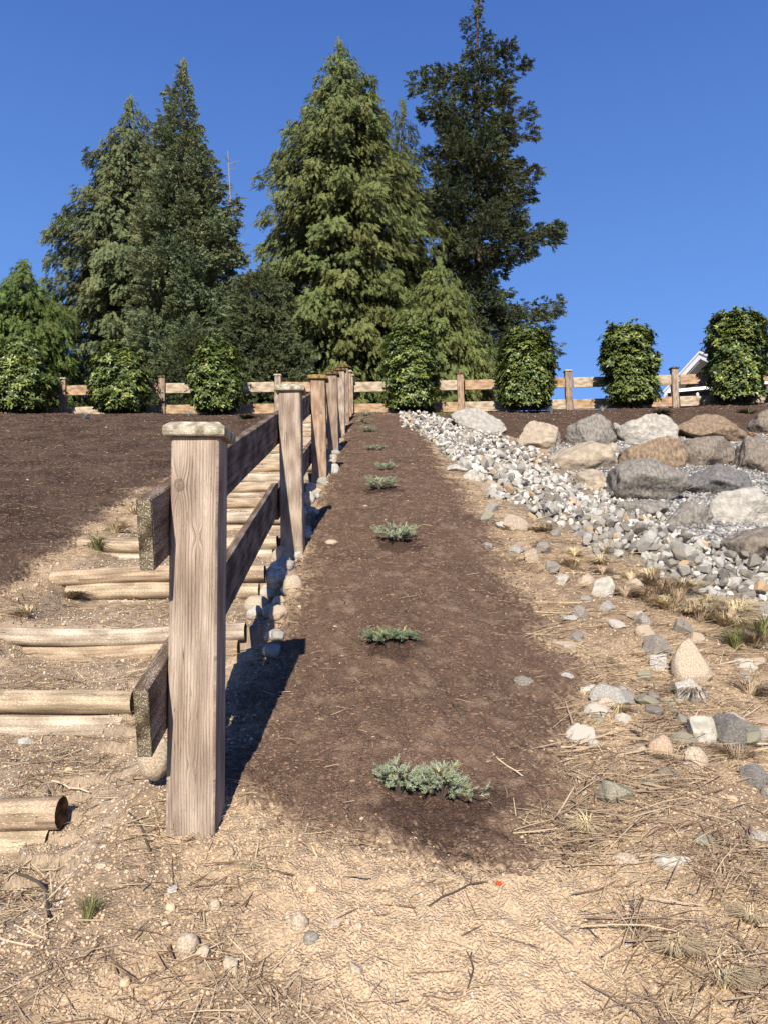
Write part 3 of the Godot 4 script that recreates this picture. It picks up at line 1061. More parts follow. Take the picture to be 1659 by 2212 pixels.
func build_channel_stones() -> void:
	var kinds := [mats.s_white, mats.s_pale, mats.s_grey, mats.s_dark, mats.s_rust]
	var words := ["whitish", "pale grey", "mid grey", "dark grey", "rust-stained tan"]
	var shares := [0.25, 0.58, 0.84, 0.95, 1.0]
	var shapes := []
	for i in 14:
		shapes.append(rock_mesh(2, Vector3(1.0, rnd(0.6, 0.85), rnd(0.7, 1.0)), 200 + i, 15, 0.62, 0.025, 1.5, false))
	var spots := []
	var tries := 0
	var cells := {}
	while tries < 90000 and spots.size() < 3600:
		tries += 1
		var d := sqrt(rnd(4.4 * 4.4, 17.2 * 17.2)) if tries % 3 else rnd(4.4, 11.0)
		var x := rnd(0.1, 5.2)
		var h := height(x, d, false)
		var p := project(x, h, d)
		if not Geometry2D.is_point_in_polygon(p + Vector2(n_edge.get_noise_2d(x, d), n_edge.get_noise_2d(x + 9.0, d)) * 60.0 / d * 2.0, P_RIP):
			continue
		var r := (0.03 + 0.038 * pow(rng.randf(), 1.4)) * (1.5 if rng.randf() < 0.07 else 1.0)
		var cell := Vector2i(int(x / 0.08), int(d / 0.08))
		var stack: int = cells.get(cell, 0)
		if stack >= 2:
			continue
		cells[cell] = stack + 1
		spots.append([Vector3(x, h + r * 0.25 + stack * r * 0.8, d), r, 0.0 if p.x > 1670.0 else r / d])
	spots.sort_custom(func(a, b): return a[2] > b[2])
	var places := []
	var cols := PackedColorArray()
	var lists := [[], [], [], []]
	var clists := [PackedColorArray(), PackedColorArray(), PackedColorArray(), PackedColorArray()]
	for i in spots.size():
		var s: Array = spots[i]
		var q := rng.randf()
		var kind := 0
		while shares[kind] < q:
			kind += 1
		var b := Basis.from_euler(Vector3(rnd(0, TAU), rnd(0, TAU), rnd(0, TAU))).scaled(Vector3.ONE * s[1])
		if i < 300:
			var o := solid("channel_rock", shapes[rng.randi() % shapes.size()], kinds[kind], self)
			o.transform = Transform3D(b, world(s[0]))
			tag(o, "%s angular crushed rock lying in the rock channel" % words[kind], "rock", "%s rocks in the channel" % words[kind])
		else:
			var li := rng.randi() % 4
			lists[li].append(Transform3D(b, world(s[0])))
			var base: Color = [Color(0.53, 0.50, 0.44), Color(0.41, 0.385, 0.335), Color(0.29, 0.268, 0.232), Color(0.18, 0.168, 0.152), Color(0.45, 0.32, 0.19)][kind]
			clists[li].append(base * rnd(0.85, 1.15))
	var root := Node3D.new()
	root.name = "crushed_rock_bed"
	add_child(root)
	tag(root, "mass of small crushed rock filling the drainage channel", "crushed rock", "", "stuff")
	for li in 4:
		scatter("small_rocks", shapes[li * 3], mats.bits, lists[li], clists[li], root)
	# fine gravel between the boulders
	var pebble := rock_mesh(1, Vector3(1, 0.7, 0.9), 5, 5, 0.3, 0.05, 1.5, false)
	for i in 150000:
		if places.size() >= 16000:
			break
		var d := rnd(5.0, 16.0)
		var x := rnd(1.2, 9.0)
		if x > 0.66 * d:
			continue
		var h := height(x, d, false)
		if region(x, d, h) != 4:
			continue
		var r := rnd(0.012, 0.028)
		places.append(Transform3D(Basis.from_euler(Vector3(rnd(0, TAU), rnd(0, TAU), 0)).scaled(Vector3.ONE * r), world(Vector3(x, h + r * 0.3, d))))
		cols.append(Color(0.33, 0.315, 0.29).lerp(Color(0.14, 0.135, 0.13), rng.randf()) if rng.randf() < 0.87 else Color(0.5, 0.47, 0.42))
	var gr := scatter("gravel", pebble, mats.bits, places, cols, self)
	tag(gr, "fine grey gravel spread between the wall boulders", "gravel", "", "stuff")


func build_loose_rocks() -> void:
	var o3 := Vector2(830.0, 846.7)
	var o4 := Vector2(830.0, 1378.4)
	var o2 := Vector2(0.0, 1378.4)
	var o1 := Vector2(0.0, 866.4)
	var bank := [
		[[265, 315, 355, 350], mats.s_mix, 1, "low grey rock at the mulch edge near the upper channel"],
		[[335, 333, 422, 388], mats.s_mix, 1, "grey-tan rock beside the low grey one at the mulch edge"],
		[[410, 386, 522, 442], mats.s_tan, 1, "broad tan rock between mulch and upper channel"],
		[[400, 511, 477, 564], mats.s_olive, 1, "olive-grey rock at the mulch edge, mid-slope"],
		[[498, 523, 634, 610], mats.s_tan, 1, "long leaning tan rock beside the channel, mid-slope"],
		[[478, 558, 562, 599], mats.s_white, 1, "flat whitish rock below the long tan rock"],
		[[430, 470, 500, 520], mats.s_pale, 1, "pale rock above the olive-grey one"],
		[[600, 678, 682, 747], mats.s_tan, 1, "tan wedge rock below the long leaning tan rock"],
		[[543, 658, 602, 702], mats.s_pale, 1, "pale small rock touching the tan wedge"],
		[[640, 655, 720, 705], mats.s_grey, 1, "grey rock between tan wedge and channel"],
		[[690, 728, 748, 772], mats.s_grey, 1, "grey rock downhill of the tan wedge"],
		[[832, 788, 907, 842], mats.s_tan, 2, "smooth tan cobble in the dry grass by the channel"],
		[[735, 778, 802, 832], mats.s_mix, 1, "grey rock beside the smooth tan cobble"],
		[[890, 805, 987, 892], mats.s_mix, 1, "grey-tan rock under the reddish dry grass"],
		[[815, 933, 877, 987], mats.s_grey, 1, "grey rock in the straw at the mulch corner"],
		[[760, 953, 837, 992], mats.s_white, 3, "flat white rock in the straw at the mulch corner"],
		[[1083, 953, 1152, 1007], mats.s_pale, 1, "pale wedge rock in the dry grass bank"],
		[[1240, 990, 1340, 1050], mats.s_grey, 1, "grey rock half hidden by bank grass"]]
	for i in bank.size():
		var r: Array = bank[i]
		rock_in_box("rock", r[3], "loose rocks along the bank", r[0], o3, r[1], r[2], 300 + i, 0.8, 0.3)
	var low := [
		[[555, 135, 642, 214], mats.s_grey, 3, "bluish grey flat rock sunk in the mulch"],
		[[760, 138, 817, 177], mats.s_white, 3, "small white flat rock at the mulch edge"],
		[[843, 183, 928, 247], mats.s_mix, 3, "grey-tan flat rock next to the tilted grey slab"],
		[[903, 203, 1102, 300], mats.s_pale, 1, "tilted pale grey slab with a shadowed edge"],
		[[906, 255, 1005, 337], mats.s_tan, 2, "round tan rock leaning on the tilted grey slab"],
		[[1095, 3, 1245, 90], mats.s_grey, 1, "dark grey rock behind the white split rock"],
		[[1125, 50, 1240, 150], mats.s_white, 1, "white split rock below the dark grey rock"],
		[[1268, 33, 1435, 208], mats.s_tan, 1, "large speckled cream rock standing in the straw"],
		[[1243, 178, 1372, 282], mats.s_white, 1, "bluish white wedge rock below the cream rock"],
		[[1308, 318, 1422, 457], mats.s_mix, 1, "mottled grey-pink rock beside the dark slate rock"],
		[[1413, 323, 1560, 492], mats.s_dark, 1, "big dark slate rock with sharp facets"],
		[[1520, 360, 1625, 470], mats.s_dark, 1, "black slate rock behind the big dark slate"],
		[[1530, 308, 1690, 388], mats.s_pink, 3, "flat pinkish slab above the black slate"],
		[[1608, 378, 1700, 452], mats.s_pale, 1, "pale rock under the pinkish slab"],
		[[1138, 418, 1252, 522], mats.s_pink, 2, "oval pink-tan cobble in the straw"],
		[[1268, 470, 1392, 567], mats.s_tan, 2, "oval yellowish cobble beside the pink-tan cobble"],
		[[1173, 523, 1267, 612], mats.s_grey, 3, "flat grey rock below the pink-tan cobble"],
		[[918, 538, 1064, 742], mats.s_olive, 3, "long greenish grey slab lying in the dirt"],
		[[1108, 588, 1187, 662], mats.s_olive, 3, "small olive flat rock right of the greenish slab's top".replace("right of", "beside")],
		[[1538, 548, 1655, 647], mats.s_dark, 1, "dark rock half covered by a straw clump"],
		[[1620, 640, 1700, 700], mats.s_grey, 1, "grey rock below the dark straw-covered one"],
		[[1308, 823, 1422, 907], mats.s_olive, 3, "dusty olive flat rock in the lower straw"],
		[[1148, 888, 1308, 1007], mats.s_mix, 3, "large dusty grey-green flat rock in the lower straw"],
		[[1568, 783, 1660, 897], mats.s_pale, 3, "pale greenish rock in the lower straw"],
		[[983, 903, 1087, 992], mats.s_tan, 3, "buff rock almost buried in the dirt"],
		[[1128, 1218, 1192, 1267], mats.s_tan, 3, "small tan rock in the sandy dirt"]]
	for i in low.size():
		var r: Array = low[i]
		rock_in_box("rock", r[3], "loose rocks in the straw", r[0], o4, r[1], r[2], 340 + i, 0.75, 0.3)
	var stones := [
		[[763, 1278, 862, 1367], mats.s_tan, 2, "round dusty tan stone in the foreground dirt"],
		[[836, 1340, 920, 1394], mats.s_tan, 1, "cream stone touching the round dusty one"],
		[[968, 1378, 1037, 1447], mats.s_tan, 1, "wedge-shaped cream stone below the dry grass"],
		[[1258, 1186, 1332, 1270], mats.s_tan, 2, "tan stone with a pitted face near the grey pebble"],
		[[1313, 1268, 1382, 1322], mats.s_grey, 2, "smooth blue-grey pebble beside the pitted tan stone"],
		[[1503, 1403, 1574, 1464], mats.s_tan, 1, "blocky cream stone in the sandy dirt"],
		[[908, 1128, 952, 1182], mats.s_tan, 2, "small tan pebble above the dry grass patch"],
		[[413, 963, 462, 1002], mats.s_tan, 1, "pale yellow stone on the slope below the sawn log"],
		[[718, 1068, 772, 1107], mats.s_white, 1, "whitish stone below the knotted post"],
		[[83, 433, 137, 470], mats.s_white, 1, "white flat stone on the path tread"],
		[[1530, 1228, 1572, 1272], mats.s_tan, 2, "small tan pebble near the blocky cream stone"],
		[[1420, 1210, 1470, 1255], mats.s_tan, 1, "small cream stone between the pebbles"],
		[[598, 418, 735, 572], mats.s_tan, 2, "pale footing stone behind the knotted post, under the rail end"]]
	for i in stones.size():
		var r: Array = stones[i]
		rock_in_box("stone", r[3], "", r[0], o2, r[1], r[2], 400 + i, 0.85, 0.25, 2.42 if i == 12 else 0.0)
	var cobbles := [
		[[1178, 622, 1317, 704], mats.s_tan, "largest cobble, at the foot of the pale-capped second post"],
		[[1170, 690, 1262, 724], mats.s_mix, "flat cobble below the largest one by the second post"],
		[[1145, 713, 1250, 784], mats.s_mix, "round cobble third down from the second post"],
		[[1163, 763, 1224, 804], mats.s_mix, "small cobble fourth down from the second post"],
		[[1116, 793, 1204, 856], mats.s_mix, "oval cobble fifth down from the second post"],
		[[1056, 840, 1164, 908], mats.s_tan, "rounded tan-ended cobble sixth down from the second post"],
		[[1068, 882, 1137, 938], mats.s_mix, "cobble tucked under the tan-ended cobble"],
		[[1225, 748, 1307, 832], mats.s_tan, "sunlit lumpy tan rock beside the cobble row"],
		[[1195, 840, 1235, 890], mats.s_tan, "small sunlit tan rock below the lumpy one"],
		[[985, 983, 1047, 1042], mats.s_white, "pale cobble low in the fence shade"],
		[[980, 1040, 1032, 1098], mats.s_white, "whitish cobble lowest in the fence row"],
		[[1138, 908, 1172, 942], mats.s_tan, "little tan pebble by the cobble row"],
		[[1316, 348, 1372, 400], mats.s_mix, "first cobble below the lichen-capped third post"],
		[[1312, 390, 1362, 440], mats.s_mix, "second cobble below the lichen-capped third post"],
		[[1420, 270, 1470, 320], mats.s_mix, "shaded cobble below the fourth post"],
		[[1425, 215, 1455, 245], mats.s_tan, "tan cobble beside the fourth post foot"],
		[[1372, 328, 1422, 362], mats.s_tan, "broken tan cobble at the third post foot"],
		[[1405, 598, 1462, 622], mats.s_tan, "thin flat tan stone on the mulch near the second post"]]
	for i in cobbles.size():
		var r: Array = cobbles[i]
		rock_in_box("cobble", r[2], "cobbles lined up along the step fence", r[0], o1, r[1], 2, 440 + i, 0.9, 0.3)
	rng.seed = 616
	var row_shapes := []
	for i in 6:
		row_shapes.append(rock_mesh(3, Vector3(1.0, rnd(0.6, 0.8), rnd(0.75, 0.95)), 640 + i, 6, 0.3, 0.09, 1.5, true, 0.12))
	var cd := 3.45
	while cd < 10.5:
		var r := rnd(0.034, 0.06)
		var cx := fence_x(cd) + 0.04 + rnd(-0.05, 0.06)
		if absf(fmod(cd - 2.3 + 0.1, 2.48)) > 0.2:
			var tone: int = rng.randi() % 3
			var o := solid("edge_cobble", row_shapes[rng.randi() % 6], [mats.s_mix, mats.s_tan, mats.s_pale][tone], self)
			o.transform = Transform3D(Basis.from_euler(Vector3(rnd(-0.3, 0.3), rnd(0, TAU), rnd(-0.3, 0.3))).scaled(Vector3.ONE * r), world(Vector3(cx, height(cx, cd, false) + r * 0.3, cd)))
			tag(o, "rounded %s cobble in the edging row under the step fence rails" % ["grey-tan", "tan", "pale"][tone], "rock", "%s edging cobbles" % ["grey-tan", "tan", "pale"][tone])
		cd += r * rnd(1.5, 2.4)
	rng.seed = 515
	var shapes := []
	for i in 8:
		shapes.append(rock_mesh(2, Vector3(1.0, rnd(0.5, 0.8), rnd(0.7, 1.0)) * 1.3, 700 + i, 13, 0.55, 0.03, 1.5, false))
	var tones := [mats.s_pale, mats.s_mix, mats.s_tan, mats.s_grey, mats.s_tan, mats.s_olive]
	var tone_words := ["pale", "grey-tan", "tan", "grey", "tan", "olive"]
	var done := 0
	for i in 400:
		if done >= 48:
			break
		var px := rnd(1000, 1659)
		var py := rnd(1020, 1640)
		var g := on_ground(px, py)
		if region(g.x, g.z, g.y) != 0 or py < 1180 - (1300 - px) * 0.6:
			continue
		done += 1
		var r := rnd(0.018, 0.05) * (1.0 + 0.06 * g.z)
		var t := rng.randi() % 6
		var o := solid("bank_rock", shapes[rng.randi() % 8], tones[t], self)
		o.transform = Transform3D(Basis.from_euler(Vector3(rnd(-0.4, 0.4), rnd(0, TAU), rnd(-0.4, 0.4))).scaled(Vector3.ONE * r), world(g) + Vector3(0, r * 0.12, 0))
		tag(o, "small %s rock half sunk in the straw of the bank" % tone_words[t], "rock", "small %s rocks in the bank" % tone_words[t])
	# two red berries on the sand
	var berry := rock_mesh(2, Vector3.ONE * 0.0052, 9, 0, 0.0, 0.05, 1.0, true)
	for k in 2:
		var p := on_ground(1073.5 + 5.5 * k, 1911.0 + 2.0 * k)
		var o := solid("red_berry", berry, mats.red, self)
		o.position = world(Vector3(p.x, p.y + 0.005, p.z))
		tag(o, "tiny bright red berry lying on the sandy dirt", "berry", "red berries on the dirt")


# ---------------------------------------------------------------- conifers
func blade(vs: PackedVector3Array, a: Vector3, b: Vector3, side: Vector3, w: float) -> void:
	var m := a.lerp(b, 0.45)
	vs.append_array(PackedVector3Array([a, m + side * w, b, a, b, m - side * w]))


func cedar_spray(seed_: int) -> ArrayMesh:
	var g := RandomNumberGenerator.new()
	g.seed = seed_
	var vs := PackedVector3Array()
	blade(vs, Vector3.ZERO, Vector3(0, 1, 0), Vector3(1, 0, 0), 0.035)
	for i in 13:
		var y := 0.06 + 0.9 * i / 13.0
		var s := 1.0 if i % 2 else -1.0
		var l := (0.42 * (1.0 - y * 0.65)) * g.randf_range(0.7, 1.2)
		var a := Vector3(0, y, 0)
		var dirv := Vector3(s * g.randf_range(0.5, 0.85), 0.75, g.randf_range(-0.35, 0.35)).normalized()
		var b := a + dirv * l
		blade(vs, a, b, Vector3(0.5, -0.5 * s, g.randf_range(-0.5, 0.5)).normalized(), 0.045)
		for j in 2:
			var c := a.lerp(b, 0.4 + 0.3 * j)
			blade(vs, c, c + Vector3(s * g.randf_range(-0.3, 0.7), 0.8, g.randf_range(-0.5, 0.5)).normalized() * l * 0.5, Vector3(g.randf_range(-1, 1), 0.2, g.randf_range(-1, 1)).normalized(), 0.034)
	return mesh_of(vs)


func spruce_spray(seed_: int) -> ArrayMesh:
	var g := RandomNumberGenerator.new()
	g.seed = seed_
	var vs := PackedVector3Array()
	for k in 2:
		blade(vs, Vector3.ZERO, Vector3(0, 1, 0), Vector3(1 - k, 0, k), 0.055)
	for i in 11:
		var y := 0.1 + 0.8 * i / 11.0
		var s := 1.0 if i % 2 else -1.0
		var l := 0.48 * (1.0 - y * 0.6) * g.randf_range(0.75, 1.2)
		var a := Vector3(0, y, 0)
		var b := a + Vector3(s * g.randf_range(0.6, 1.0), 0.7, g.randf_range(-0.6, 0.5)).normalized() * l
		blade(vs, a, b, Vector3(0, 0.3, 1).normalized(), 0.045)
		blade(vs, a, b, Vector3(0.6, -0.6 * s, 0).normalized(), 0.05)
		var c := a.lerp(b, 0.5)
		blade(vs, c, c + Vector3(s * 0.2, 0.8, g.randf_range(-0.8, 0.8)).normalized() * l * 0.5, Vector3(1, 0, 0.3).normalized(), 0.04)
	return mesh_of(vs)


func tube(vs: PackedVector3Array, a: Vector3, b: Vector3, ra: float, rb: float, sides := 5) -> void:
	var ax := (b - a).normalized()
	var u := ax.cross(Vector3(0.3, 0.2, 0.93)).normalized()
	var v := ax.cross(u)
	for i in sides:
		var t0 := TAU * i / sides
		var t1 := TAU * (i + 1) / sides
		var d0 := u * cos(t0) + v * sin(t0)
		var d1 := u * cos(t1) + v * sin(t1)
		vs.append_array(PackedVector3Array([a + d0 * ra, a + d1 * ra, b + d1 * rb, a + d0 * ra, b + d1 * rb, b + d0 * rb]))


# env rows: picture y, left edge x, right edge x; style "cedar" hangs, "spruce" reaches out, "fir" has long separate boughs
func conifer(called: String, label: String, trunk_px: float, env: Array, d: float, style: String, n_branch: int, spray_len: float, col: Color, per_m: float, seed_: int) -> void:
	rng.seed = seed_
	var ys := PackedFloat32Array()
	var rl := PackedFloat32Array()
	var rr := PackedFloat32Array()
	var top_px: float = env[0][0]
	var tx := at_depth(trunk_px, top_px, d).x
	var ground_h := 3.02
	for i in range(env.size() - 1, -1, -1):
		var p := at_depth(env[i][1], env[i][0], d)
		var q := at_depth(env[i][2], env[i][0], d)
		ys.append(p.y)
		rl.append(maxf(0.12, tx - p.x))
		rr.append(maxf(0.12, q.x - tx))
	var top_h := ys[ys.size() - 1]
	var foot := world(Vector3(tx, ground_h, d))
	var o := thing(called, label, "tree", foot, "conifers behind the crest fence")
	var tall := top_h - ground_h
	var wood_vs := PackedVector3Array()
	var rad := 0.018 * tall
	for i in 10:
		var t0 := i / 10.0
		var t1 := (i + 1) / 10.0
		tube(wood_vs, Vector3(0, tall * t0 - (0.3 if i == 0 else 0.0), 0), Vector3(0, tall * t1, 0), rad * (1.0 - t0 * 0.95), rad * (1.0 - t1 * 0.95), 8)
	var lists := [[], [], []]
	var cl := [PackedColorArray(), PackedColorArray(), PackedColorArray()]
	for i in n_branch:
		var f := (i + rng.randf()) / n_branch
		var y := tall * (0.04 + 0.955 * (1.0 - pow(1.0 - f, 0.8)))
		var az := i * 2.39996 + rnd(-0.4, 0.4)
		var cx := cos(az)
		var e := ground_h + y
		# how far the crown reaches on either side at the height where this bough ends
		var steep := clampf(1.0 - y / tall, 0.0, 1.0)
		var k_end: float = {"cedar": 0.25 - 0.5 * (0.4 + 0.6 * steep) - 0.1, "spruce": 0.34 - 0.22 * (0.4 + 0.6 * steep), "fir": 0.16 - 0.28 * (0.4 + 0.6 * steep)}[style]
		var reach := 0.0
		for it in 2:
			var ee := e + k_end * reach
			var wl := table_lin(ys, rl, ee)
			var wr := table_lin(ys, rr, ee)
			reach = lerpf((wl + wr) * 0.5, wr if cx > 0.0 else wl, absf(cx))
		var lumpy := rnd(0.74, 1.06) if style != "fir" else rnd(0.5, 1.1)
		lumpy *= 1.0 + (0.28 if style != "fir" else 0.36) * n_big.get_noise_3d(cos(az) * 1.6 + seed_, y * 1.1, sin(az) * 1.6)
		var l := maxf(reach * lumpy - (0.12 if style != "fir" else 0.2), 0.12)
		var dirv := Vector3(cx, 0, sin(az))
		var side := Vector3(-sin(az), 0, cx)
		var rise := 0.0
		var sag := 0.0
		match style:
			"cedar":
				rise = 0.25
				sag = 0.5
			"spruce":
				rise = 0.18
				sag = 0.22
			_:
				rise = 0.0
				sag = 0.28
		var bend := func(s: float) -> Vector3:
			var up := (rise * s - sag * s * s * (0.4 + 0.6 * steep) + (0.16 * s * s * s if style != "cedar" else 0.0)) * l
			return Vector3(0, y, 0) + dirv * (l * s) + Vector3(0, up - 0.0, 0)
		tube(wood_vs, bend.call(0.0), bend.call(0.5), 0.012 + l * 0.011, 0.01 + l * 0.006, 4)
		tube(wood_vs, bend.call(0.5), bend.call(0.97), 0.01 + l * 0.006, 0.006, 4)
		var tint := rnd(0.82, 1.18)
		var warm := rnd(-0.08, 0.1)
		var cnt := int(l * per_m * rnd(0.8, 1.2)) + 5
		for k in cnt:
			var s := 1.0 - pow(rng.randf(), 1.25) * 0.82
			var p: Vector3 = bend.call(s)
			var spread := (0.1 + 0.3 * l * (1.08 - s)) if style != "fir" else (0.12 + 0.24 * l * (1.1 - s))
			var off := rnd(-1.0, 1.0)
			p += side * off * spread + Vector3(0, rnd(-0.2, 0.2) * (0.5 + l * 0.25), 0)
			var g: Vector3
			match style:
				"cedar":
					g = dirv * rnd(0.15, 0.75) + side * off * 0.45 + Vector3(0, rnd(-1.1, -0.35), 0)
				"spruce":
					g = dirv * rnd(0.6, 1.0) + side * off * 0.9 + Vector3(0, rnd(-0.35, 0.35), 0)
				_:
					g = dirv * rnd(0.5, 1.0) + side * off * 0.9 + Vector3(0, rnd(-0.65, 0.3), 0)
			g = g.normalized()
			var face := (Vector3(rnd(-1, 1), rnd(0.2, 1), rnd(-1, 1)) if style != "cedar" else dirv + Vector3(rnd(-0.8, 0.8), 0.3, rnd(-0.8, 0.8)))
			var zz := (face - g * face.dot(g)).normalized()
			var len_ := spray_len * rnd(0.65, 1.25) * clampf(0.45 + l * 0.4, 0.5, 1.0)
			var li := rng.randi() % 3
			lists[li].append(Transform3D(Basis(g.cross(zz) * len_, g * len_, zz * len_), p))
			var v := tint * rnd(0.8, 1.2)
			cl[li].append(Color(col.r * (v + warm), col.g * v, col.b * (v - warm * 0.5)))
	var tips := 14
	for k in tips:
		var g := Vector3(rnd(-0.25, 0.25), 1, rnd(-0.25, 0.25)).normalized()
		var p := Vector3(0, tall - rnd(0.1, 0.9), 0)
		var zz := g.cross(Vector3(1, 0, 0)).normalized()
		lists[k % 3].append(Transform3D(Basis(g.cross(zz) * 0.4, g * 0.4, zz * 0.4), p))
		cl[k % 3].append(col)
	solid("trunk", mesh_of(wood_vs), mats.bark, o)
	var crown := Node3D.new()
	crown.name = "crown"
	o.add_child(crown)
	crown.set_meta("kind", "stuff")
	for li in 3:
		var m := cedar_spray(seed_ + li) if style == "cedar" else spruce_spray(seed_ + li)
		scatter("foliage", m, mats.leaf, lists[li], cl[li], crown)


func table_lin(xs: PackedFloat32Array, ys: PackedFloat32Array, x: float) -> float:
	if x <= xs[0]:
		return ys[0]
	for i in xs.size() - 1:
		if x < xs[i + 1]:
			return lerpf(ys[i], ys[i + 1], (x - xs[i]) / (xs[i + 1] - xs[i]))
	return ys[ys.size() - 1]


func build_trees() -> void:
	conifer("fir_tree", "tallest dark green fir with long ragged boughs", 1030, [[-6, 1012, 1026], [45, 992, 1042], [95, 968, 1085], [125, 990, 1112], [150, 945, 1080], [172, 905, 1150], [215, 900, 1110], [243, 895, 1190], [290, 880, 1165], [330, 865, 1145], [375, 860, 1215], [430, 860, 1200], [470, 860, 1180], [512, 860, 1225], [548, 860, 1238], [585, 870, 1130], [612, 905, 1075], [640, 930, 1165], [690, 945, 1220], [745, 950, 1228], [790, 955, 1150], [860, 960, 1120], [980, 960, 1100]], 26.5, "fir", 250, 0.29, Color(0.092, 0.113, 0.056), 46.0, 501)
	conifer("cedar_tree", "broad olive green cedar with hanging sprays in the middle", 735, [[88, 722, 734], [130, 700, 785], [180, 662, 812], [235, 652, 832], [290, 612, 880], [345, 594, 905], [405, 584, 915], [470, 552, 925], [550, 550, 940], [620, 555, 940], [700, 550, 935], [780, 550, 930], [980, 570, 920]], 25.5, "cedar", 410, 0.28, Color(0.126, 0.149, 0.05), 50.0, 502)
	conifer("spruce_tree", "blue-green spruce with pointed top and a bare leader", 398, [[138, 393, 402], [200, 362, 424], [250, 335, 438], [320, 322, 462], [400, 305, 490], [480, 290, 515], [560, 275, 545], [640, 262, 555], [720, 255, 575], [800, 250, 590], [980, 250, 590]], 25.0, "spruce", 390, 0.27, Color(0.2, 0.235, 0.122), 46.0, 503)
	conifer("weeping_cedar", "grey-green weeping cedar with drooping tips beside the spruce", 282, [[212, 279, 292], [262, 250, 325], [320, 215, 350], [372, 172, 365], [432, 185, 370], [500, 122, 380], [562, 90, 390], [640, 90, 390], [720, 105, 355], [820, 115, 355], [980, 115, 355]], 26.0, "cedar", 350, 0.28, Color(0.130, 0.155, 0.068), 46.0, 504)
	conifer("thuja_tree", "bright green young thuja at the end of the tree row", 52, [[562, 46, 60], [612, 0, 105], [670, -42, 145], [730, -60, 170], [820, -60, 190], [980, -60, 190]], 22.0, "cedar", 230, 0.27, Color(0.1, 0.14, 0.036), 42.0, 505)
	conifer("thuja_tree", "bright green young thuja partly cut off beyond the first", -22, [[600, -28, -14], [650, -75, 30], [730, -110, 70], [980, -120, 80]], 22.5, "cedar", 160, 0.27, Color(0.082, 0.118, 0.030), 34.0, 506)
	conifer("young_spruce", "low dark spruce filling the gap between spruce and cedar", 570, [[572, 555, 580], [620, 500, 640], [690, 475, 660], [770, 465, 680], [980, 465, 685]], 23.0, "spruce", 200, 0.27, Color(0.135, 0.162, 0.078), 40.0, 507)
	conifer("young_cedar", "yellow-green young cedar in front of the fir's foot", 950, [[572, 935, 960], [610, 890, 1000], [660, 860, 1025], [720, 840, 1050], [790, 830, 1070], [980, 825, 1075]], 23.0, "cedar", 230, 0.27, Color(0.125, 0.148, 0.045), 40.0, 508)
	conifer("young_cedar", "low olive cedar skirt behind the steps' top", 420, [[690, 412, 428], [750, 350, 480], [820, 310, 520], [980, 300, 530]], 21.5, "spruce", 140, 0.27, Color(0.105, 0.128, 0.058), 36.0, 509)
	conifer("dark_cedar", "dark green cedar wedged behind, between olive cedar and tall fir", 868, [[225, 858, 876], [280, 826, 905], [350, 812, 930], [430, 800, 950], [540, 795, 965], [700, 800, 970], [980, 800, 970]], 28.0, "cedar", 260, 0.28, Color(0.088, 0.106, 0.045), 36.0, 510)
	# dead leader of a snag
	rng.seed = 77
	var top := at_depth(493, 325, 25.5)
	var o := thing("dead_snag", "thin bare silvery dead tree top beside the spruce", "dead tree", world(Vector3(top.x, 3.0, 25.5)))
	var vs := PackedVector3Array()
	var tall := top.y - 3.0
	tube(vs, Vector3(0.25, 0, 0), Vector3(0.2, tall * 0.7, 0), 0.06, 0.035, 6)
	tube(vs, Vector3(0.2, tall * 0.7, 0), Vector3(0, tall, 0), 0.035, 0.01, 6)
	solid("trunk", mesh_of(vs), mats.deadwood, o)
	var tw := PackedVector3Array()
	for i in 26:
		var t := rnd(0.68, 0.98)
		var a := Vector3(0.2, tall * 0.7, 0).lerp(Vector3(0, tall, 0), (t - 0.7) / 0.3)
		var az := rnd(0, TAU)
		var l := rnd(0.25, 0.75) * (1.15 - t) * 3.0
		var b := a + Vector3(cos(az) * l, rnd(-0.3, 0.5) * l, sin(az) * l)
		tube(tw, a, b, 0.014, 0.004, 3)
		for k in 2:
			var c := a.lerp(b, rnd(0.3, 0.8))
			tube(tw, c, c + Vector3(rnd(-0.3, 0.3), rnd(-0.25, 0.3), rnd(-0.3, 0.3)) * l, 0.007, 0.003, 3)
	solid("twigs", mesh_of(tw), mats.deadwood, o)


# ---------------------------------------------------------------- laurel columns
func leaf_cluster(seed_: int, n: int, l: float, w: float) -> ArrayMesh:
	var g := RandomNumberGenerator.new()
	g.seed = seed_
	var vs := PackedVector3Array()
	for i in n:
		var az := i * 2.4 + g.randf_range(-0.4, 0.4)
		var up := g.randf_range(-0.25, 0.9)
		var dirv := Vector3(cos(az), up, sin(az)).normalized()
		var a := Vector3(0, 0.35 * l * (float(i) / n - 0.3), 0)
		var ll := l * g.randf_range(0.75, 1.15)
		var side := dirv.cross(Vector3.UP).normalized()
		var up2 := side.cross(dirv).normalized()
		var m1 := a + dirv * ll * 0.3 + up2 * w * 0.25
		var m2 := a + dirv * ll * 0.7 + up2 * w * 0.1
		var tip := a + dirv * ll - up2 * w * 0.35
		var s1 := side * w
		for s in [1.0, -1.0]:
			var e1: Vector3 = m1 + s1 * s + up2 * w * 0.25
			var e2: Vector3 = m2 + s1 * 0.85 * s + up2 * w * 0.2
			vs.append_array(PackedVector3Array([a, e1, m1, m1, e1, e2, m1, e2, m2, m2, e2, tip]))
	return mesh_of(vs)


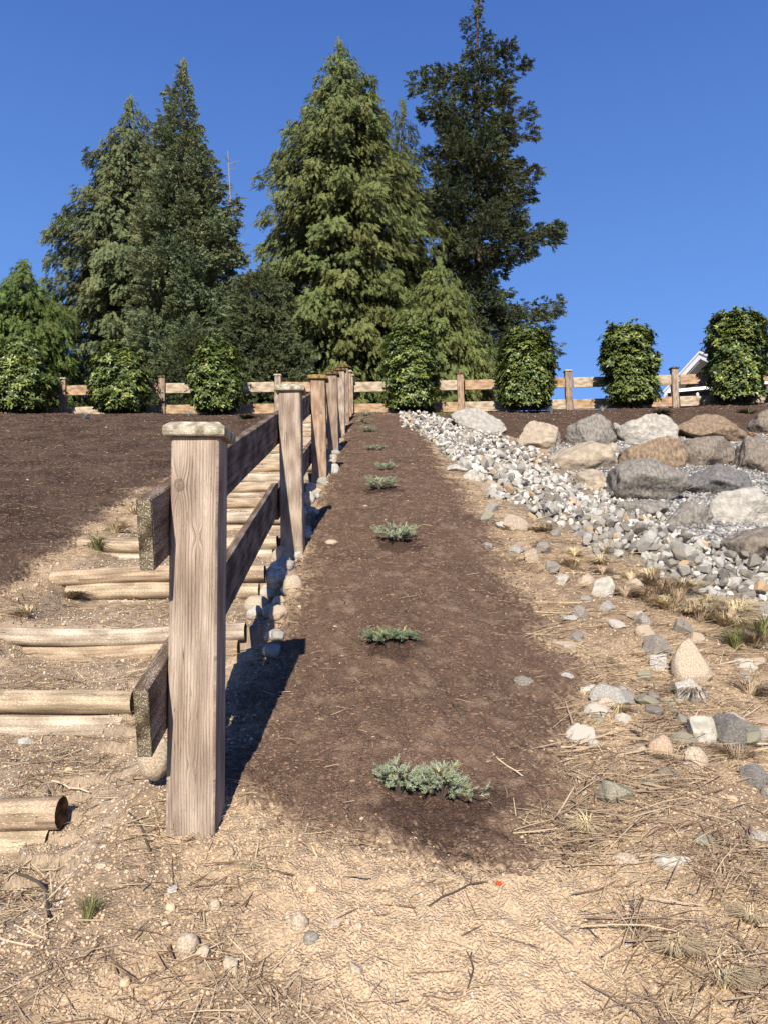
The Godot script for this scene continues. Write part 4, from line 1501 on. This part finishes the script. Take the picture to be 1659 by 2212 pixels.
func build_shrubs() -> void:
	var clusters := [leaf_cluster(1, 8, 0.095, 0.018), leaf_cluster(2, 7, 0.1, 0.019), leaf_cluster(3, 9, 0.088, 0.017)]
	# centre x, half width, top y, base y, label
	var rows := [
		[42.0, 68.0, 742.0, 912.0, "broad dark laurel shrub at the end of the crest fence"],
		[258.0, 62.0, 738.0, 910.0, "dark laurel shrub between the first two crest fence posts"],
		[466.0, 56.0, 732.0, 900.0, "rounded laurel shrub near the top of the steps"],
		[888.0, 61.0, 704.0, 903.0, "square-topped laurel column in front of the cedar"],
		[1138.0, 62.0, 704.0, 896.0, "dense laurel column at the foot of the tall fir"],
		[1363.0, 63.0, 703.0, 888.0, "leaning laurel column against open blue sky"],
		[1592.0, 66.0, 672.0, 870.0, "tallest laurel column hiding the house gable"],
		[1740.0, 60.0, 770.0, 870.0, "low yellowish laurel beyond the tallest column"]]
	for i in rows.size():
		rng.seed = 900 + i
		var r: Array = rows[i]
		var d := 16.35
		var base := at_depth(r[0], r[3], d)
		var gh := height(base.x, d, false)
		var top := at_depth(r[0], r[2], d)
		var hw: float = (r[1] - 9.0) / FPX * d
		var tall := (top.y - gh) * rnd(0.93, 0.99)
		var o := thing("laurel_shrub", r[4], "shrub", world(Vector3(base.x, gh, d)), "laurel columns along the crest fence")
		var stem := PackedVector3Array()
		for k in 5:
			var az := k * 1.3 + rnd(0, 0.5)
			tube(stem, Vector3(cos(az) * 0.06, -0.1, sin(az) * 0.06), Vector3(cos(az) * hw * 0.4, tall * 0.75, sin(az) * hw * 0.4), 0.022, 0.008, 5)
		solid("stem", mesh_of(stem), mats.bark, o)
		var crown := Node3D.new()
		crown.name = "crown"
		o.add_child(crown)
		crown.set_meta("kind", "stuff")
		var lists := [[], [], []]
		var cl := [PackedColorArray(), PackedColorArray(), PackedColorArray()]
		var lean := 0.1 if i == 5 else 0.0
		var bushy := 1.15 if i < 3 else 1.0
		for k in 2700:
			var az := rnd(0, TAU)
			var t := pow(rng.randf(), 0.92)
			var y := tall * (0.07 + 0.9 * t)
			var prof := pow(sin(PI * clampf(0.10 + 0.86 * t, 0, 1)), 0.2 if i > 2 else 0.42)
			if i < 3:
				prof *= 1.08 - 0.25 * t
			var bump := 1.0 + 0.26 * n_mid.get_noise_3d(cos(az) * 0.45 + i * 5.0, y * 0.6, sin(az) * 0.45) + 0.1 * n_mid.get_noise_3d(cos(az) + i, y * 1.6, sin(az))
			var rr := hw * prof * bump * (1.0 - 0.55 * pow(rng.randf(), 2.2)) * bushy
			if rng.randf() < 0.05:
				rr *= rnd(1.08, 1.28)
			var p := Vector3(cos(az) * rr - lean * (y / tall - 0.5) * 1.4, y, sin(az) * rr * 0.9)
			var g := (Vector3(cos(az), 0.55 + 0.9 * t * t, sin(az)) + Vector3(rnd(-0.5, 0.5), rnd(-0.3, 0.4), rnd(-0.5, 0.5))).normalized()
			var q := g.cross(Vector3(rnd(-1, 1), rnd(-1, 1), rnd(-1, 1))).normalized()
			var sc := rnd(0.75, 1.3)
			var li := rng.randi() % 3
			lists[li].append(Transform3D(Basis(q * sc, g * sc, q.cross(g) * sc), p))
			var young := rng.randf() < 0.3
			var v := rnd(0.75, 1.2)
			cl[li].append((Color(0.175, 0.205, 0.042) if young else Color(0.084, 0.116, 0.03)) * v)
		for k in 46:
			var az := rnd(0, TAU)
			var rr := hw * sqrt(rng.randf()) * 0.85
			var p := Vector3(cos(az) * rr - lean * 0.7, tall * rnd(0.93, 1.0) + rnd(0.0, 0.14) * (1.0 - rr / hw * 0.5), sin(az) * rr * 0.9)
			if k > 24:
				p = Vector3(cos(az) * hw * rnd(0.95, 1.18), tall * rnd(0.15, 0.9), sin(az) * hw * 0.9)
			var g := Vector3(cos(az) * 0.4, 1, sin(az) * 0.4).normalized()
			var q := g.cross(Vector3(1, 0.2, 0.3)).normalized()
			lists[k % 3].append(Transform3D(Basis(q, g * 1.2, q.cross(g)), p))
			cl[k % 3].append(Color(0.15, 0.175, 0.035) * rnd(0.7, 1.1))
		for li in 3:
			scatter("foliage", clusters[li], mats.gloss_leaf, lists[li], cl[li], crown)


# ---------------------------------------------------------------- house beyond the crest
func quad(vs: PackedVector3Array, a: Vector3, b: Vector3, c: Vector3, d: Vector3) -> void:
	vs.append_array(PackedVector3Array([a, b, c, a, c, d]))


func slab(p: Array, thick: Vector3) -> ArrayMesh:
	var vs := PackedVector3Array()
	var q := []
	for v: Vector3 in p:
		q.append(v + thick)
	quad(vs, p[0], p[1], p[2], p[3])
	quad(vs, q[3], q[2], q[1], q[0])
	for i in 4:
		var j := (i + 1) % 4
		quad(vs, p[j], p[i], q[i], q[j])
	return mesh_of(vs)


func build_house() -> void:
	var d := 34.0
	var peak := world(at_depth(1514.0, 763.0, d))
	var o := thing("house", "house with a white-trimmed shingled gable behind the crest fence", "house", Vector3(peak.x, 3.0 + EYE_H, peak.z))
	var pk := Vector3(0, peak.y - 3.0 - EYE_H, 0)
	var yaw := deg_to_rad(68.0)
	var u := Vector3(cos(yaw), 0, sin(yaw))
	var back := Vector3(sin(yaw), 0, -cos(yaw))
	var half := 2.3
	var rise := 1.35
	var le := pk - u * half - Vector3(0, rise, 0)
	var re := pk + u * half - Vector3(0, rise, 0)
	var long := back * 9.0
	var up := Vector3(0, 0.14, 0)
	for k in 2:
		var e: Vector3 = le if k == 0 else re
		solid("roof", slab([pk, e, e + long, pk + long], up), mats.roofing, o)
		var b := solid("barge_board", slab([pk - back * 0.02, e - back * 0.02, e - back * 0.02 - Vector3(0, 0.26, 0), pk - back * 0.02 - Vector3(0, 0.26, 0)], -back * 0.05), mats.white_paint, o)
		solid("trim", slab([pk - back * 0.075 + up * 0.7, e - back * 0.075 + up * 0.7, e - back * 0.075, pk - back * 0.075], -back * 0.04), mats.white_paint, b)
		solid("soffit", slab([pk - Vector3(0, 0.27, 0), e - Vector3(0, 0.27, 0), e - Vector3(0, 0.27, 0) + back * 0.5, pk - Vector3(0, 0.27, 0) + back * 0.5], -Vector3(0, 0.03, 0)), mats.white_paint, o)
	var wl := le + u * 0.35 + back * 0.5
	var wr := re - u * 0.35 + back * 0.5
	var gable := PackedVector3Array()
	gable.append_array(PackedVector3Array([pk + back * 0.5 - Vector3(0, 0.1, 0), wl, wr]))
	solid("gable_wall", mesh_of(gable), mats.shingle, o)
	# shingle courses on the gable
	for k in 6:
		var t := 0.12 + 0.14 * k
		var y0 := pk.y - rise * t
		var a := pk.lerp(le, t) + back * 0.47 + u * 0.1
		var b := pk.lerp(re, t) + back * 0.47 - u * 0.1
		solid("shingle_course", slab([Vector3(a.x, y0, a.z), Vector3(b.x, y0, b.z), Vector3(b.x, y0 - 0.05, b.z), Vector3(a.x, y0 - 0.05, a.z)], -back * 0.03), mats.shingle, o)
	solid("wall", slab([wl, wr, Vector3(wr.x, -0.5, wr.z), Vector3(wl.x, -0.5, wl.z)], back * 8.0), mats.shingle, o)
	# covered patio in front of it, dark below
	var p0 := world(at_depth(1440.0, 846.0, 31.0))
	var p1 := world(at_depth(1660.0, 826.0, 29.0))
	var c := thing("patio_cover", "dark flat patio cover with white edge below the house gable", "patio cover", Vector3(p0.x, 3.0 + EYE_H, p0.z))
	var a0 := p0 - c.position
	var a1 := p1 - c.position
	var bk := Vector3(1.2, 0.15, -3.0)
	solid("roof", slab([a0, a1, a1 + bk, a0 + bk], Vector3(0, 0.06, 0)), mats.dark_metal, c)
	solid("fascia", slab([a0 + Vector3(0, 0.065, 0.02), a1 + Vector3(0, 0.065, 0.02), a1 + Vector3(0, -0.06, 0.02), a0 + Vector3(0, -0.06, 0.02)], Vector3(0, 0, 0.03)), mats.white_paint, c)
	solid("beam", slab([a0 + Vector3(0.2, -0.1, -0.3), a1 + Vector3(0, -0.1, -0.3), a1 + Vector3(0, -0.5, -0.3), a0 + Vector3(0.2, -0.5, -0.3)], Vector3(0, 0, -0.12)), mats.dark_metal, c)
	solid("screen", slab([a0 + bk * 0.95 + Vector3(0, -0.05, 0), a1 + bk * 0.95, a1 + bk * 0.95 - Vector3(0, 1.6, 0), a0 + bk * 0.95 - Vector3(0, 1.6, 0)], Vector3(0, 0, -0.1)), mats.dark_metal, c)
	for k in 4:
		var t := 0.03 + 0.3 * k
		var px := a0.lerp(a1, t) + Vector3(0.1, -0.1, -0.2)
		solid("post", slab([px, px + Vector3(0.12, 0, 0), px + Vector3(0.12, -4.5, 0), px + Vector3(0, -4.5, 0)], Vector3(0, 0, -0.12)), mats.dark_metal, c)
	var bm := rock_mesh(2, Vector3(0.055, 0.075, 0.055), 3, 0, 0.0, 0.0, 1.0, true)
	var strand := PackedVector3Array()
	var l := thing("string_lights", "string of pale round bulbs hung under the patio cover", "string lights", c.position)
	var prev := Vector3.ZERO
	for k in 7:
		var t := 0.04 + 0.13 * k
		var p := a0.lerp(a1, t) + Vector3(0, -0.22 - 0.18 * sin(k * 1.3 + 0.4), 0.12)
		var b := solid("bulb", bm, mats.bulb, l)
		b.position = p
		if k > 0:
			tube(strand, prev + Vector3(0, 0.07, 0), p + Vector3(0, 0.07, 0), 0.012, 0.012, 4)
		prev = p
	solid("cable", mesh_of(strand), mats.dark_metal, l)


# ---------------------------------------------------------------- low plants
func juniper_spray(seed_: int) -> PackedVector3Array:
	var g := RandomNumberGenerator.new()
	g.seed = seed_
	var vs := PackedVector3Array()
	for k in 2:
		blade(vs, Vector3.ZERO, Vector3(0, 1, 0), Vector3(1 - k, 0, k), 0.03)
	for i in 16:
		var y := 0.1 + 0.85 * i / 16.0
		var az := i * 2.4
		var l := 0.3 * (1.0 - 0.55 * y) * g.randf_range(0.7, 1.25)
		var a := Vector3(0, y, 0)
		var dirv := Vector3(cos(az), 0.9, sin(az)).normalized()
		blade(vs, a, a + dirv * l, dirv.cross(Vector3.UP).normalized(), 0.036)
		for j in 3:
			var c := a + dirv * l * (0.35 + 0.2 * j)
			blade(vs, c, c + (dirv + Vector3(g.randf_range(-1, 1), 0.5, g.randf_range(-1, 1))).normalized() * l * 0.45, Vector3(g.randf_range(-1, 1), 0.1, g.randf_range(-1, 1)).normalized(), 0.024)
	return vs


func build_junipers() -> void:
	var shapes := [juniper_spray(1), juniper_spray(2)]
	# picture centre of the plant's foot, half width in px, squash, label
	var rows := [
		[915.0, 1722.0, 102.0, 1.3, "largest blue-green creeping juniper with trailing stems, lowest in the bed"],
		[842.0, 1388.0, 74.0, 0.6, "flattened dark-stemmed juniper, second up the bed"],
		[857.0, 1172.0, 48.0, 0.95, "compact juniper in a dark planting patch, third up the bed"],
		[820.0, 1058.0, 36.0, 0.9, "rounded juniper, fourth up the bed"],
		[831.0, 1017.0, 24.0, 0.9, "small juniper, fifth up the bed"],
		[813.0, 974.0, 24.0, 0.9, "double-lobed juniper, sixth up the bed"],
		[795.0, 934.0, 17.0, 1.0, "little juniper, seventh up the bed"],
		[788.0, 916.0, 15.0, 1.0, "little juniper, eighth up the bed"],
		[790.0, 900.0, 13.0, 1.0, "topmost juniper by the crest fence corner"]]
	for i in rows.size():
		rng.seed = 600 + i
		var r: Array = rows[i]
		var p := on_ground(r[0], r[1])
		var hw: float = r[2] / FPX * p.z
		var o := thing("creeping_juniper", r[4], "juniper", world(p), "junipers planted up the bed")
		var stem := PackedVector3Array()
		var lists := [[], []]
		var cl := [PackedColorArray(), PackedColorArray()]
		var lobes := [Vector3(-0.5, 0, -0.1), Vector3(0.35, 0, 0.1)] if i == 0 or i == 5 else [Vector3.ZERO]
		if i == 1:
			lobes = [Vector3(-0.2, 0, 0), Vector3(0.3, 0, 0)]
		for lb: Vector3 in lobes:
			var c := lb * hw
			var lr := hw * (0.62 if lobes.size() > 1 else 1.0)
			var nb := 26 if i == 0 else 15
			for k in nb:
				var az := k * 2.4 + rnd(-0.3, 0.3)
				var l := lr * rnd(0.55, 1.05)
				if i == 0 and lb.x > 0.0 and (k == 3 or k == 8 or k == 13):
					l = lr * 1.5
					az = [0.55, 0.95, 0.15][[3, 8, 13].find(k)]
				var tall: float = lr * rnd(0.25, 0.75) * r[3] * (0.35 if l > lr * 1.2 else 1.0)
				var tip := c + Vector3(cos(az) * l, tall, sin(az) * l * 0.8)
				var mid := c + Vector3(cos(az) * l * 0.45, tall * 0.8 + 0.01, sin(az) * l * 0.4)
				tube(stem, c - Vector3(0, 0.01, 0), mid, 0.0035, 0.0028, 4)
				tube(stem, mid, tip, 0.0028, 0.0015, 4)
				for q in (9 if i == 0 else 7):
					var s := rnd(0.25, 1.0)
					var pt := c.lerp(mid, s * 2.0) if s < 0.5 else mid.lerp(tip, s * 2.0 - 1.0)
					var g := ((tip - mid).normalized() + Vector3(rnd(-0.8, 0.8), rnd(0.0, 1.0), rnd(-0.8, 0.8))).normalized()
					var zz := g.cross(Vector3(rnd(-1, 1), rnd(-1, 1), 0.3)).normalized()
					var len_ := lr * rnd(0.3, 0.5) * (0.85 if i == 0 else 1.05)
					lists[q % 2].append(Transform3D(Basis(zz * len_, g * len_, zz.cross(g) * len_), pt))
					var v := rnd(0.8, 1.2)
					var base := Color(0.31, 0.36, 0.235) if i != 1 else Color(0.18, 0.23, 0.14)
					if rng.randf() < 0.12:
						base = Color(0.38, 0.36, 0.16)
					cl[q % 2].append(base * v)
		solid("stem", mesh_of(stem), mats.bark, o)
		var fv := PackedVector3Array()
		var fc := PackedColorArray()
		for k in 2:
			for n in lists[k].size():
				var xf: Transform3D = lists[k][n]
				var part: PackedVector3Array = xf * shapes[k]
				fv.append_array(part)
				var one := PackedColorArray()
				one.resize(part.size())
				one.fill(cl[k][n])
				fc.append_array(one)
		solid("foliage", mesh_of(fv, PackedInt32Array(), PackedVector3Array(), PackedVector2Array(), fc), mats.leaf, o)


func tuft_mesh(seed_: int, n: int, spread: float, width: float, droop: float) -> ArrayMesh:
	var g := RandomNumberGenerator.new()
	g.seed = seed_
	var vs := PackedVector3Array()
	var main := g.randf() * TAU
	for i in n:
		var az := main + g.randfn() * 1.1 if droop > 0.6 else g.randf() * TAU
		var out := Vector3(cos(az), 0, sin(az))
		var s := spread * sqrt(g.randf())
		var l := g.randf_range(0.55, 1.0)
		var a := out * 0.12 * g.randf()
		var b := a + (out * s * 0.5 + Vector3.UP).normalized() * l * 0.55
		var c := b + (out * (s * 0.9 + droop * g.randf()) + Vector3.UP * (0.6 - droop * 0.7)).normalized() * l * 0.45
		var side := Vector3(-sin(az), 0, cos(az)) * width
		vs.append_array(PackedVector3Array([a - side, a + side, b + side * 0.8, a - side, b + side * 0.8, b - side * 0.8, b - side * 0.8, b + side * 0.8, c]))
	return mesh_of(vs)


func tuft(called: String, label: String, category: String, group: String, px: Vector2, wide_px: float, m: Mesh, mat: Material, tall := 1.0) -> void:
	var p := on_ground(px.x, px.y)
	var s := wide_px / FPX * p.z
	var o := solid(called, m, mat, self)
	o.transform = Transform3D(Basis.from_euler(Vector3(rnd(-0.25, 0.25), rnd(0, TAU), rnd(-0.25, 0.25)) if category == "grass tuft" else Vector3(0, rnd(0, TAU), 0)).scaled(Vector3(s, s * tall, s)), world(p) - Vector3(0, 0.004, 0))
	tag(o, label, category, group)


func build_low_plants() -> void:
	rng.seed = 4242
	var fescue := plain(lin(0.27, 0.3, 0.25), 0.7)
	var straw := plain(lin(0.58, 0.47, 0.28), 0.85)
	var straw_b := plain(lin(0.33, 0.245, 0.16), 0.85)
	var olive := plain(lin(0.2, 0.2, 0.08), 0.8)
	var moss := plain(lin(0.1, 0.13, 0.035), 0.8)
	for m: StandardMaterial3D in [fescue, straw, straw_b, olive, moss]:
		m.backlight = Color(0.1, 0.1, 0.05)
	var t_fes := tuft_mesh(1, 150, 1.5, 0.007, 0.5)
	var t_dry := tuft_mesh(2, 190, 1.9, 0.011, 0.9)
	var t_dry2 := tuft_mesh(3, 120, 1.6, 0.012, 0.7)
	var t_tall := tuft_mesh(4, 170, 1.0, 0.009, 0.5)
	var fes := [[184, 906, 36, "blue fescue tuft beside the dark second laurel"], [410, 899, 26, "blue fescue tuft by the rounded laurel"], [1190, 892, 34, "blue fescue tuft at the foot of the dense laurel column"], [1300, 888, 34, "blue fescue tuft against the sky under the crest rail"], [1535, 876, 40, "blue fescue tuft in front of the tallest laurel column"], [935, 895, 26, "blue fescue tuft by the square-topped laurel"]]
	for f: Array in fes:
		tuft("blue_fescue", f[3], "grass tuft", "blue fescue tufts along the crest", Vector2(f[0], f[1]), f[2], t_fes, fescue, 0.75)
	var dry := [
		[405, 1800, 55, 0, "thin dark weed growing at the knotted post's foot"], [545, 1870, 50, 1, "sparse olive grass tuft below the knotted post"], [190, 1985, 75, 3, "green grass tuft in the foreground dirt"],
		[690, 1560, 26, 1, "small upright dry tuft in the mulch bed"], [1270, 1790, 80, 1, "pale dry tuft at the lower mulch edge"], [1460, 2060, 110, 0, "large bleached grass clump in the lower straw"],
		[1560, 2130, 120, 0, "bleached grass clump beside the large one"], [1400, 2010, 80, 2, "short dry tuft above the bleached clump"], [1620, 1990, 90, 0, "dry tuft near the pale greenish rock"],
		[1590, 1640, 100, 2, "red-brown straw clump over the dark rock"], [1330, 1540, 70, 1, "dry tuft by the oval cobbles"], [1300, 1240, 60, 2, "red-brown grass clump beside the smooth tan cobble"],
		[1350, 1290, 80, 2, "red-brown grass clump on the upper bank"], [1450, 1320, 95, 1, "long dry grass clump below the channel rocks"], [1560, 1350, 100, 1, "dry grass clump beside the green-tipped grass"],
		[1645, 1385, 95, 3, "tall green-tipped grass under the channel rocks"], [1590, 1400, 70, 3, "tall olive grass tuft next to the green-tipped grass"], [1180, 1100, 45, 2, "reddish grass patch above the tan wedge rock"],
		[1130, 1075, 40, 2, "reddish grass patch at the channel edge"], [1240, 1200, 55, 1, "dry grass tuft at the channel's lower edge"], [1080, 1050, 35, 2, "reddish grass tuft near the broad tan rock"],
		[250, 1150, 70, 1, "dry straw tuft where mulch meets the steps"], [215, 1190, 60, 3, "green-tinged tuft beside the mossy log step"], [60, 1330, 70, 1, "dry straw tuft at the field edge"],
		[150, 1290, 60, 2, "brown straw tuft near the log pair"], [290, 1110, 55, 1, "golden straw tuft above the half-covered log"], [1500, 1500, 90, 2, "brown straw clump by the cream rock"], [1620, 1500, 100, 2, "brown straw clump above the pinkish slab"], [1440, 1640, 60, 1, "dry tuft below the yellowish cobble"]]
	for f: Array in dry:
		var kind: int = f[3]
		var m: Mesh = [t_dry, t_dry2, t_dry, t_tall][kind]
		var mt: Material = [straw, straw, straw_b, olive][kind]
		tuft("dry_grass_tuft", f[4], "grass tuft", "dry grass tufts", Vector2(f[0], f[1]), f[2] * 1.15, m, mt, 0.55 if kind != 3 else 0.9)
	for k in 26:
		var t := rng.randf()
		var px := lerpf(1150.0, 1690.0, t)
		var py := lerpf(1115.0, 1350.0, t) + rnd(8.0, 75.0)
		tuft("bank_grass_clump", "%s dry grass clump along the lower edge of the channel rocks" % ["pale", "brown"][k % 2], "grass tuft", "%s grass clumps below the channel" % ["pale", "brown"][k % 2], Vector2(px, py), lerpf(50.0, 120.0, t) * rnd(0.8, 1.2), [t_dry, t_dry2][k % 2], [straw, straw_b][k % 2], rnd(0.5, 0.85))
	# low groundcover cushions by the crest
	var mats_px := [[528, 905, 62, "mossy green groundcover cushion beside the top of the steps"], [1150, 916, 45, "green groundcover cushion above the rounded grey-tan boulder"], [1420, 897, 70, "heather cushion above the wide rusty boulder"], [1615, 893, 62, "heather cushion below the tallest laurel column"], [905, 900, 40, "low groundcover at the bed's top edge"]]
	var cushion := tuft_mesh(9, 420, 3.2, 0.012, 0.9)
	for f: Array in mats_px:
		tuft("groundcover_plant", f[3], "plant", "groundcover cushions along the crest", Vector2(f[0], f[1]), f[2] * 0.62, cushion, moss, 0.55)


# ---------------------------------------------------------------- litter on the ground
func stalk_mesh(bend: float, w: float) -> ArrayMesh:
	var vs := PackedVector3Array()
	var pts := [Vector3(-0.5, 0, 0), Vector3(-0.17, bend * 0.7, bend * 0.4), Vector3(0.17, bend, bend), Vector3(0.5, bend * 0.2, bend * 1.6)]
	for i in 3:
		tube(vs, pts[i], pts[i + 1], w, w * (0.9 if i < 2 else 0.5), 3)
	return mesh_of(vs)


func build_litter() -> void:
	rng.seed = 31337
	var stalks := [stalk_mesh(0.02, 0.014), stalk_mesh(0.07, 0.011), stalk_mesh(-0.02, 0.022)]
	var ls := [[], [], []]
	var lc := [PackedColorArray(), PackedColorArray(), PackedColorArray()]
	var clod := rock_mesh(1, Vector3(1, 0.75, 0.9), 77, 5, 0.35, 0.12, 1.6, false)
	var lump := rock_mesh(2, Vector3(1, 0.7, 0.85), 78, 6, 0.35, 0.12, 1.6, false)
	var cl := []
	var cc := PackedColorArray()
	var ul := []
	var uc := PackedColorArray()
	var ml := []
	var mc := PackedColorArray()
	for i in 230000:
		var d := exp(rnd(log(0.95), log(16.5)))
		var x := rnd(-1.0, 1.0) * (0.56 * d + 0.35)
		var h := height(x, d)
		var r := region(x + 0.05 * rng.randfn(), d + 0.055 * rng.randfn(), h)
		var dens := n_patch.get_noise_2d(x * 1.3 + 20.0, d * 1.3)
		var q := rng.randf()
		var p := world(Vector3(x, h, d))
		if r == 0 or (r == 5 and q < 0.16) or (r == 1 and q < 0.08) or (r == 2 and q < 0.06) or (r == 3 and q < 0.05):
			var want := smoothstep(-0.35, 0.3, dens + (0.22 if x > 0.5 else 0.0))
			if rng.randf() < want * (0.5 if x > 0.5 or d > 3.0 else 0.3) + 0.03:
				var l := (0.02 + 0.085 * pow(rng.randf(), 1.6)) * (1.0 + 0.5 * float(rng.randf() < 0.1)) * (1.0 + d * 0.04)
				var yaw := rnd(0, TAU)
				if x > 0.5 and rng.randf() < 0.6:
					yaw = rnd(0.3, 1.1)
				var li := rng.randi() % 3
				var thick := rnd(0.45, 1.05)
				var b := Basis.from_euler(Vector3(rnd(-0.15, 0.15), yaw, rnd(-0.22, 0.3))) * Basis.from_scale(Vector3(l, l * thick, l * thick))
				ls[li].append(Transform3D(b, p + Vector3(0, rnd(0.001, 0.010), 0)))
				var t := rng.randf()
				var c := Color(0.62, 0.5, 0.32).lerp(Color(0.33, 0.23, 0.15), t * t) if rng.randf() < 0.7 else Color(0.22, 0.14, 0.085)
				lc[li].append(c * rnd(0.8, 1.15))
				continue
		if rng.randf() < (0.6 if r == 5 else 0.42 if r == 0 else 0.0):
			continue
		if r == 0 or r == 5:
			var s := (0.0011 + 0.0034 * pow(rng.randf(), 2.5)) * (1.0 + 0.13 * d)
			if rng.randf() < 0.007:
				s *= rnd(1.6, 3.2)
			var b := Basis.from_euler(Vector3(rnd(0, TAU), rnd(0, TAU), 0)).scaled(Vector3.ONE * s)
			var base := Color(0.58, 0.43, 0.28).lerp(Color(0.44, 0.325, 0.215), rng.randf())
			if rng.randf() < (0.22 if path_mask(x, d) > 0.3 else 0.025):
				base = Color(0.4, 0.39, 0.37).lerp(Color(0.6, 0.55, 0.46), rng.randf())
			if s > 0.009:
				ul.append(Transform3D(b, p + Vector3(0, s * 0.35, 0)))
				uc.append(base)
			else:
				cl.append(Transform3D(b, p + Vector3(0, s * 0.3, 0)))
				cc.append(base)
		elif r == 1 or r == 2 or r == 6:
			var s := (0.0012 + 0.0034 * pow(rng.randf(), 2.6)) * (1.0 + 0.15 * d)
			var b := Basis.from_euler(Vector3(rnd(0, TAU), rnd(0, TAU), 0)) * Basis.from_scale(Vector3(s * rnd(0.9, 2.2), s * 0.8, s))
			ml.append(Transform3D(b, p + Vector3(0, 0.004 + s * 0.15, 0)))
			var f := rnd(0.72, 1.22)
			var c := Color(0.168, 0.11, 0.077).lerp(Color(0.075, 0.047, 0.036), moist(x, d) if r == 1 else 0.0) * f
			if rng.randf() < 0.02:
				c = Color(0.3, 0.2, 0.13) * f
			if rng.randf() < 0.004:
				c = Color(0.5, 0.4, 0.3)
			if r == 2:
				c = c * 0.8
			mc.append(c)
	for i in 19000:
		var d := exp(rnd(log(1.3), log(7.5)))
		var x := rnd(0.35, 0.56 * d + 0.4)
		var h := height(x, d)
		if region(x, d, h) != 0:
			continue
		var heap := n_patch.get_noise_2d(x * 1.7 + 60.0, d * 1.7)
		if heap < rnd(-0.2, 0.4):
			continue
		var l := rnd(0.05, 0.12) if rng.randf() < 0.7 else rnd(0.12, 0.24)
		var yaw := -0.75 + 2.2 * n_mid.get_noise_2d(x * 0.5, d * 0.5) + rnd(-1.0, 1.0)
		var li := rng.randi() % 3
		var thick := rnd(0.35, 0.75)
		var b := Basis.from_euler(Vector3(rnd(-0.1, 0.1), yaw, rnd(-0.12, 0.3))) * Basis.from_scale(Vector3(l, l * thick, l * thick))
		ls[li].append(Transform3D(b, world(Vector3(x, h + rnd(0.003, 0.03), d))))
		var t := rng.randf()
		lc[li].append(Color(0.62, 0.5, 0.33).lerp(Color(0.27, 0.18, 0.125), t) * rnd(0.8, 1.15))
	var twigs := [
		["long crooked twig bent at a right angle in the foreground dirt", [Vector2(0, 1888), Vector2(55, 1902), Vector2(103, 1932), Vector2(106, 1990)], 0.005],
		["thin branched stick lying below the mulch tip", [Vector2(925, 1962), Vector2(985, 1932), Vector2(1048, 1908)], 0.0028],
		["short dark twig sticking out of the mulch", [Vector2(975, 1520), Vector2(990, 1545), Vector2(1006, 1555)], 0.004],
		["pale stick on the slope beside the sawn log", [Vector2(112, 1690), Vector2(150, 1708), Vector2(195, 1730)], 0.004],
		["dark forked twig near the bleached grass clump", [Vector2(1366, 1985), Vector2(1378, 1965), Vector2(1388, 1942)], 0.003],
		["curved brown twig in the sandy dirt", [Vector2(1010, 2140), Vector2(1022, 2100), Vector2(1018, 2060)], 0.0026],
		["pale split stick in the sandy dirt below the green tuft", [Vector2(0, 2030), Vector2(40, 2045), Vector2(75, 2048)], 0.003],
		["broken stick crossing the straw by the oval cobbles", [Vector2(1360, 1578), Vector2(1385, 1602), Vector2(1402, 1618)], 0.005],
		["bent straw-coloured stem over the mulch edge", [Vector2(1062, 1628), Vector2(1095, 1660), Vector2(1140, 1688)], 0.003],
		["thin root lying in front of the knotted post", [Vector2(280, 1760), Vector2(310, 1800), Vector2(326, 1842)], 0.0035]]
	for t: Array in twigs:
		var tv := PackedVector3Array()
		var first := on_ground(t[1][0].x, t[1][0].y)
		var prev := Vector3.ZERO
		for k in t[1].size():
			var g := on_ground(t[1][k].x, t[1][k].y)
			var p := world(g) - world(first) + Vector3(0, t[2] * 1.4 + 0.004 * (k % 2), 0)
			if k > 0:
				var mid := prev.lerp(p, 0.5) + Vector3(rnd(-0.006, 0.006), rnd(0.0, 0.006), rnd(-0.006, 0.006))
				tube(tv, prev, mid, t[2], t[2] * 0.9, 6)
				tube(tv, mid, p, t[2] * 0.9, t[2] * 0.7, 6)
				tube(tv, mid, mid + (p - prev).rotated(Vector3.UP, 0.8) * 0.25 + Vector3(0, 0.01, 0), t[2] * 0.6, t[2] * 0.3, 5)
			prev = p
		var o := solid("twig", mesh_of(tv), mats.deadtwig if t[0].begins_with("pale") or t[0].begins_with("bent") else mats.bark, self)
		o.position = world(first)
		tag(o, t[0], "twig", "")
	var straw := Node3D.new()
	straw.name = "straw_litter"
	add_child(straw)
	tag(straw, "dry straw and cut grass stalks strewn over the dirt", "straw", "", "stuff")
	for k in 3:
		scatter("stalks", stalks[k], mats.bits, ls[k], lc[k], straw)
	tag(scatter("soil_crumbs", clod, mats.bits, cl, cc, self), "small tan soil crumbs and grit covering the dirt", "soil", "", "stuff")
	tag(scatter("pebbles", lump, mats.bits, ul, uc, self), "small dusty pebbles and clods scattered in the dirt", "pebbles", "", "stuff")
	tag(scatter("mulch_crumbs", clod, mats.bits, ml, mc, self), "dark brown mulch crumbs covering bed and field", "mulch", "", "stuff")
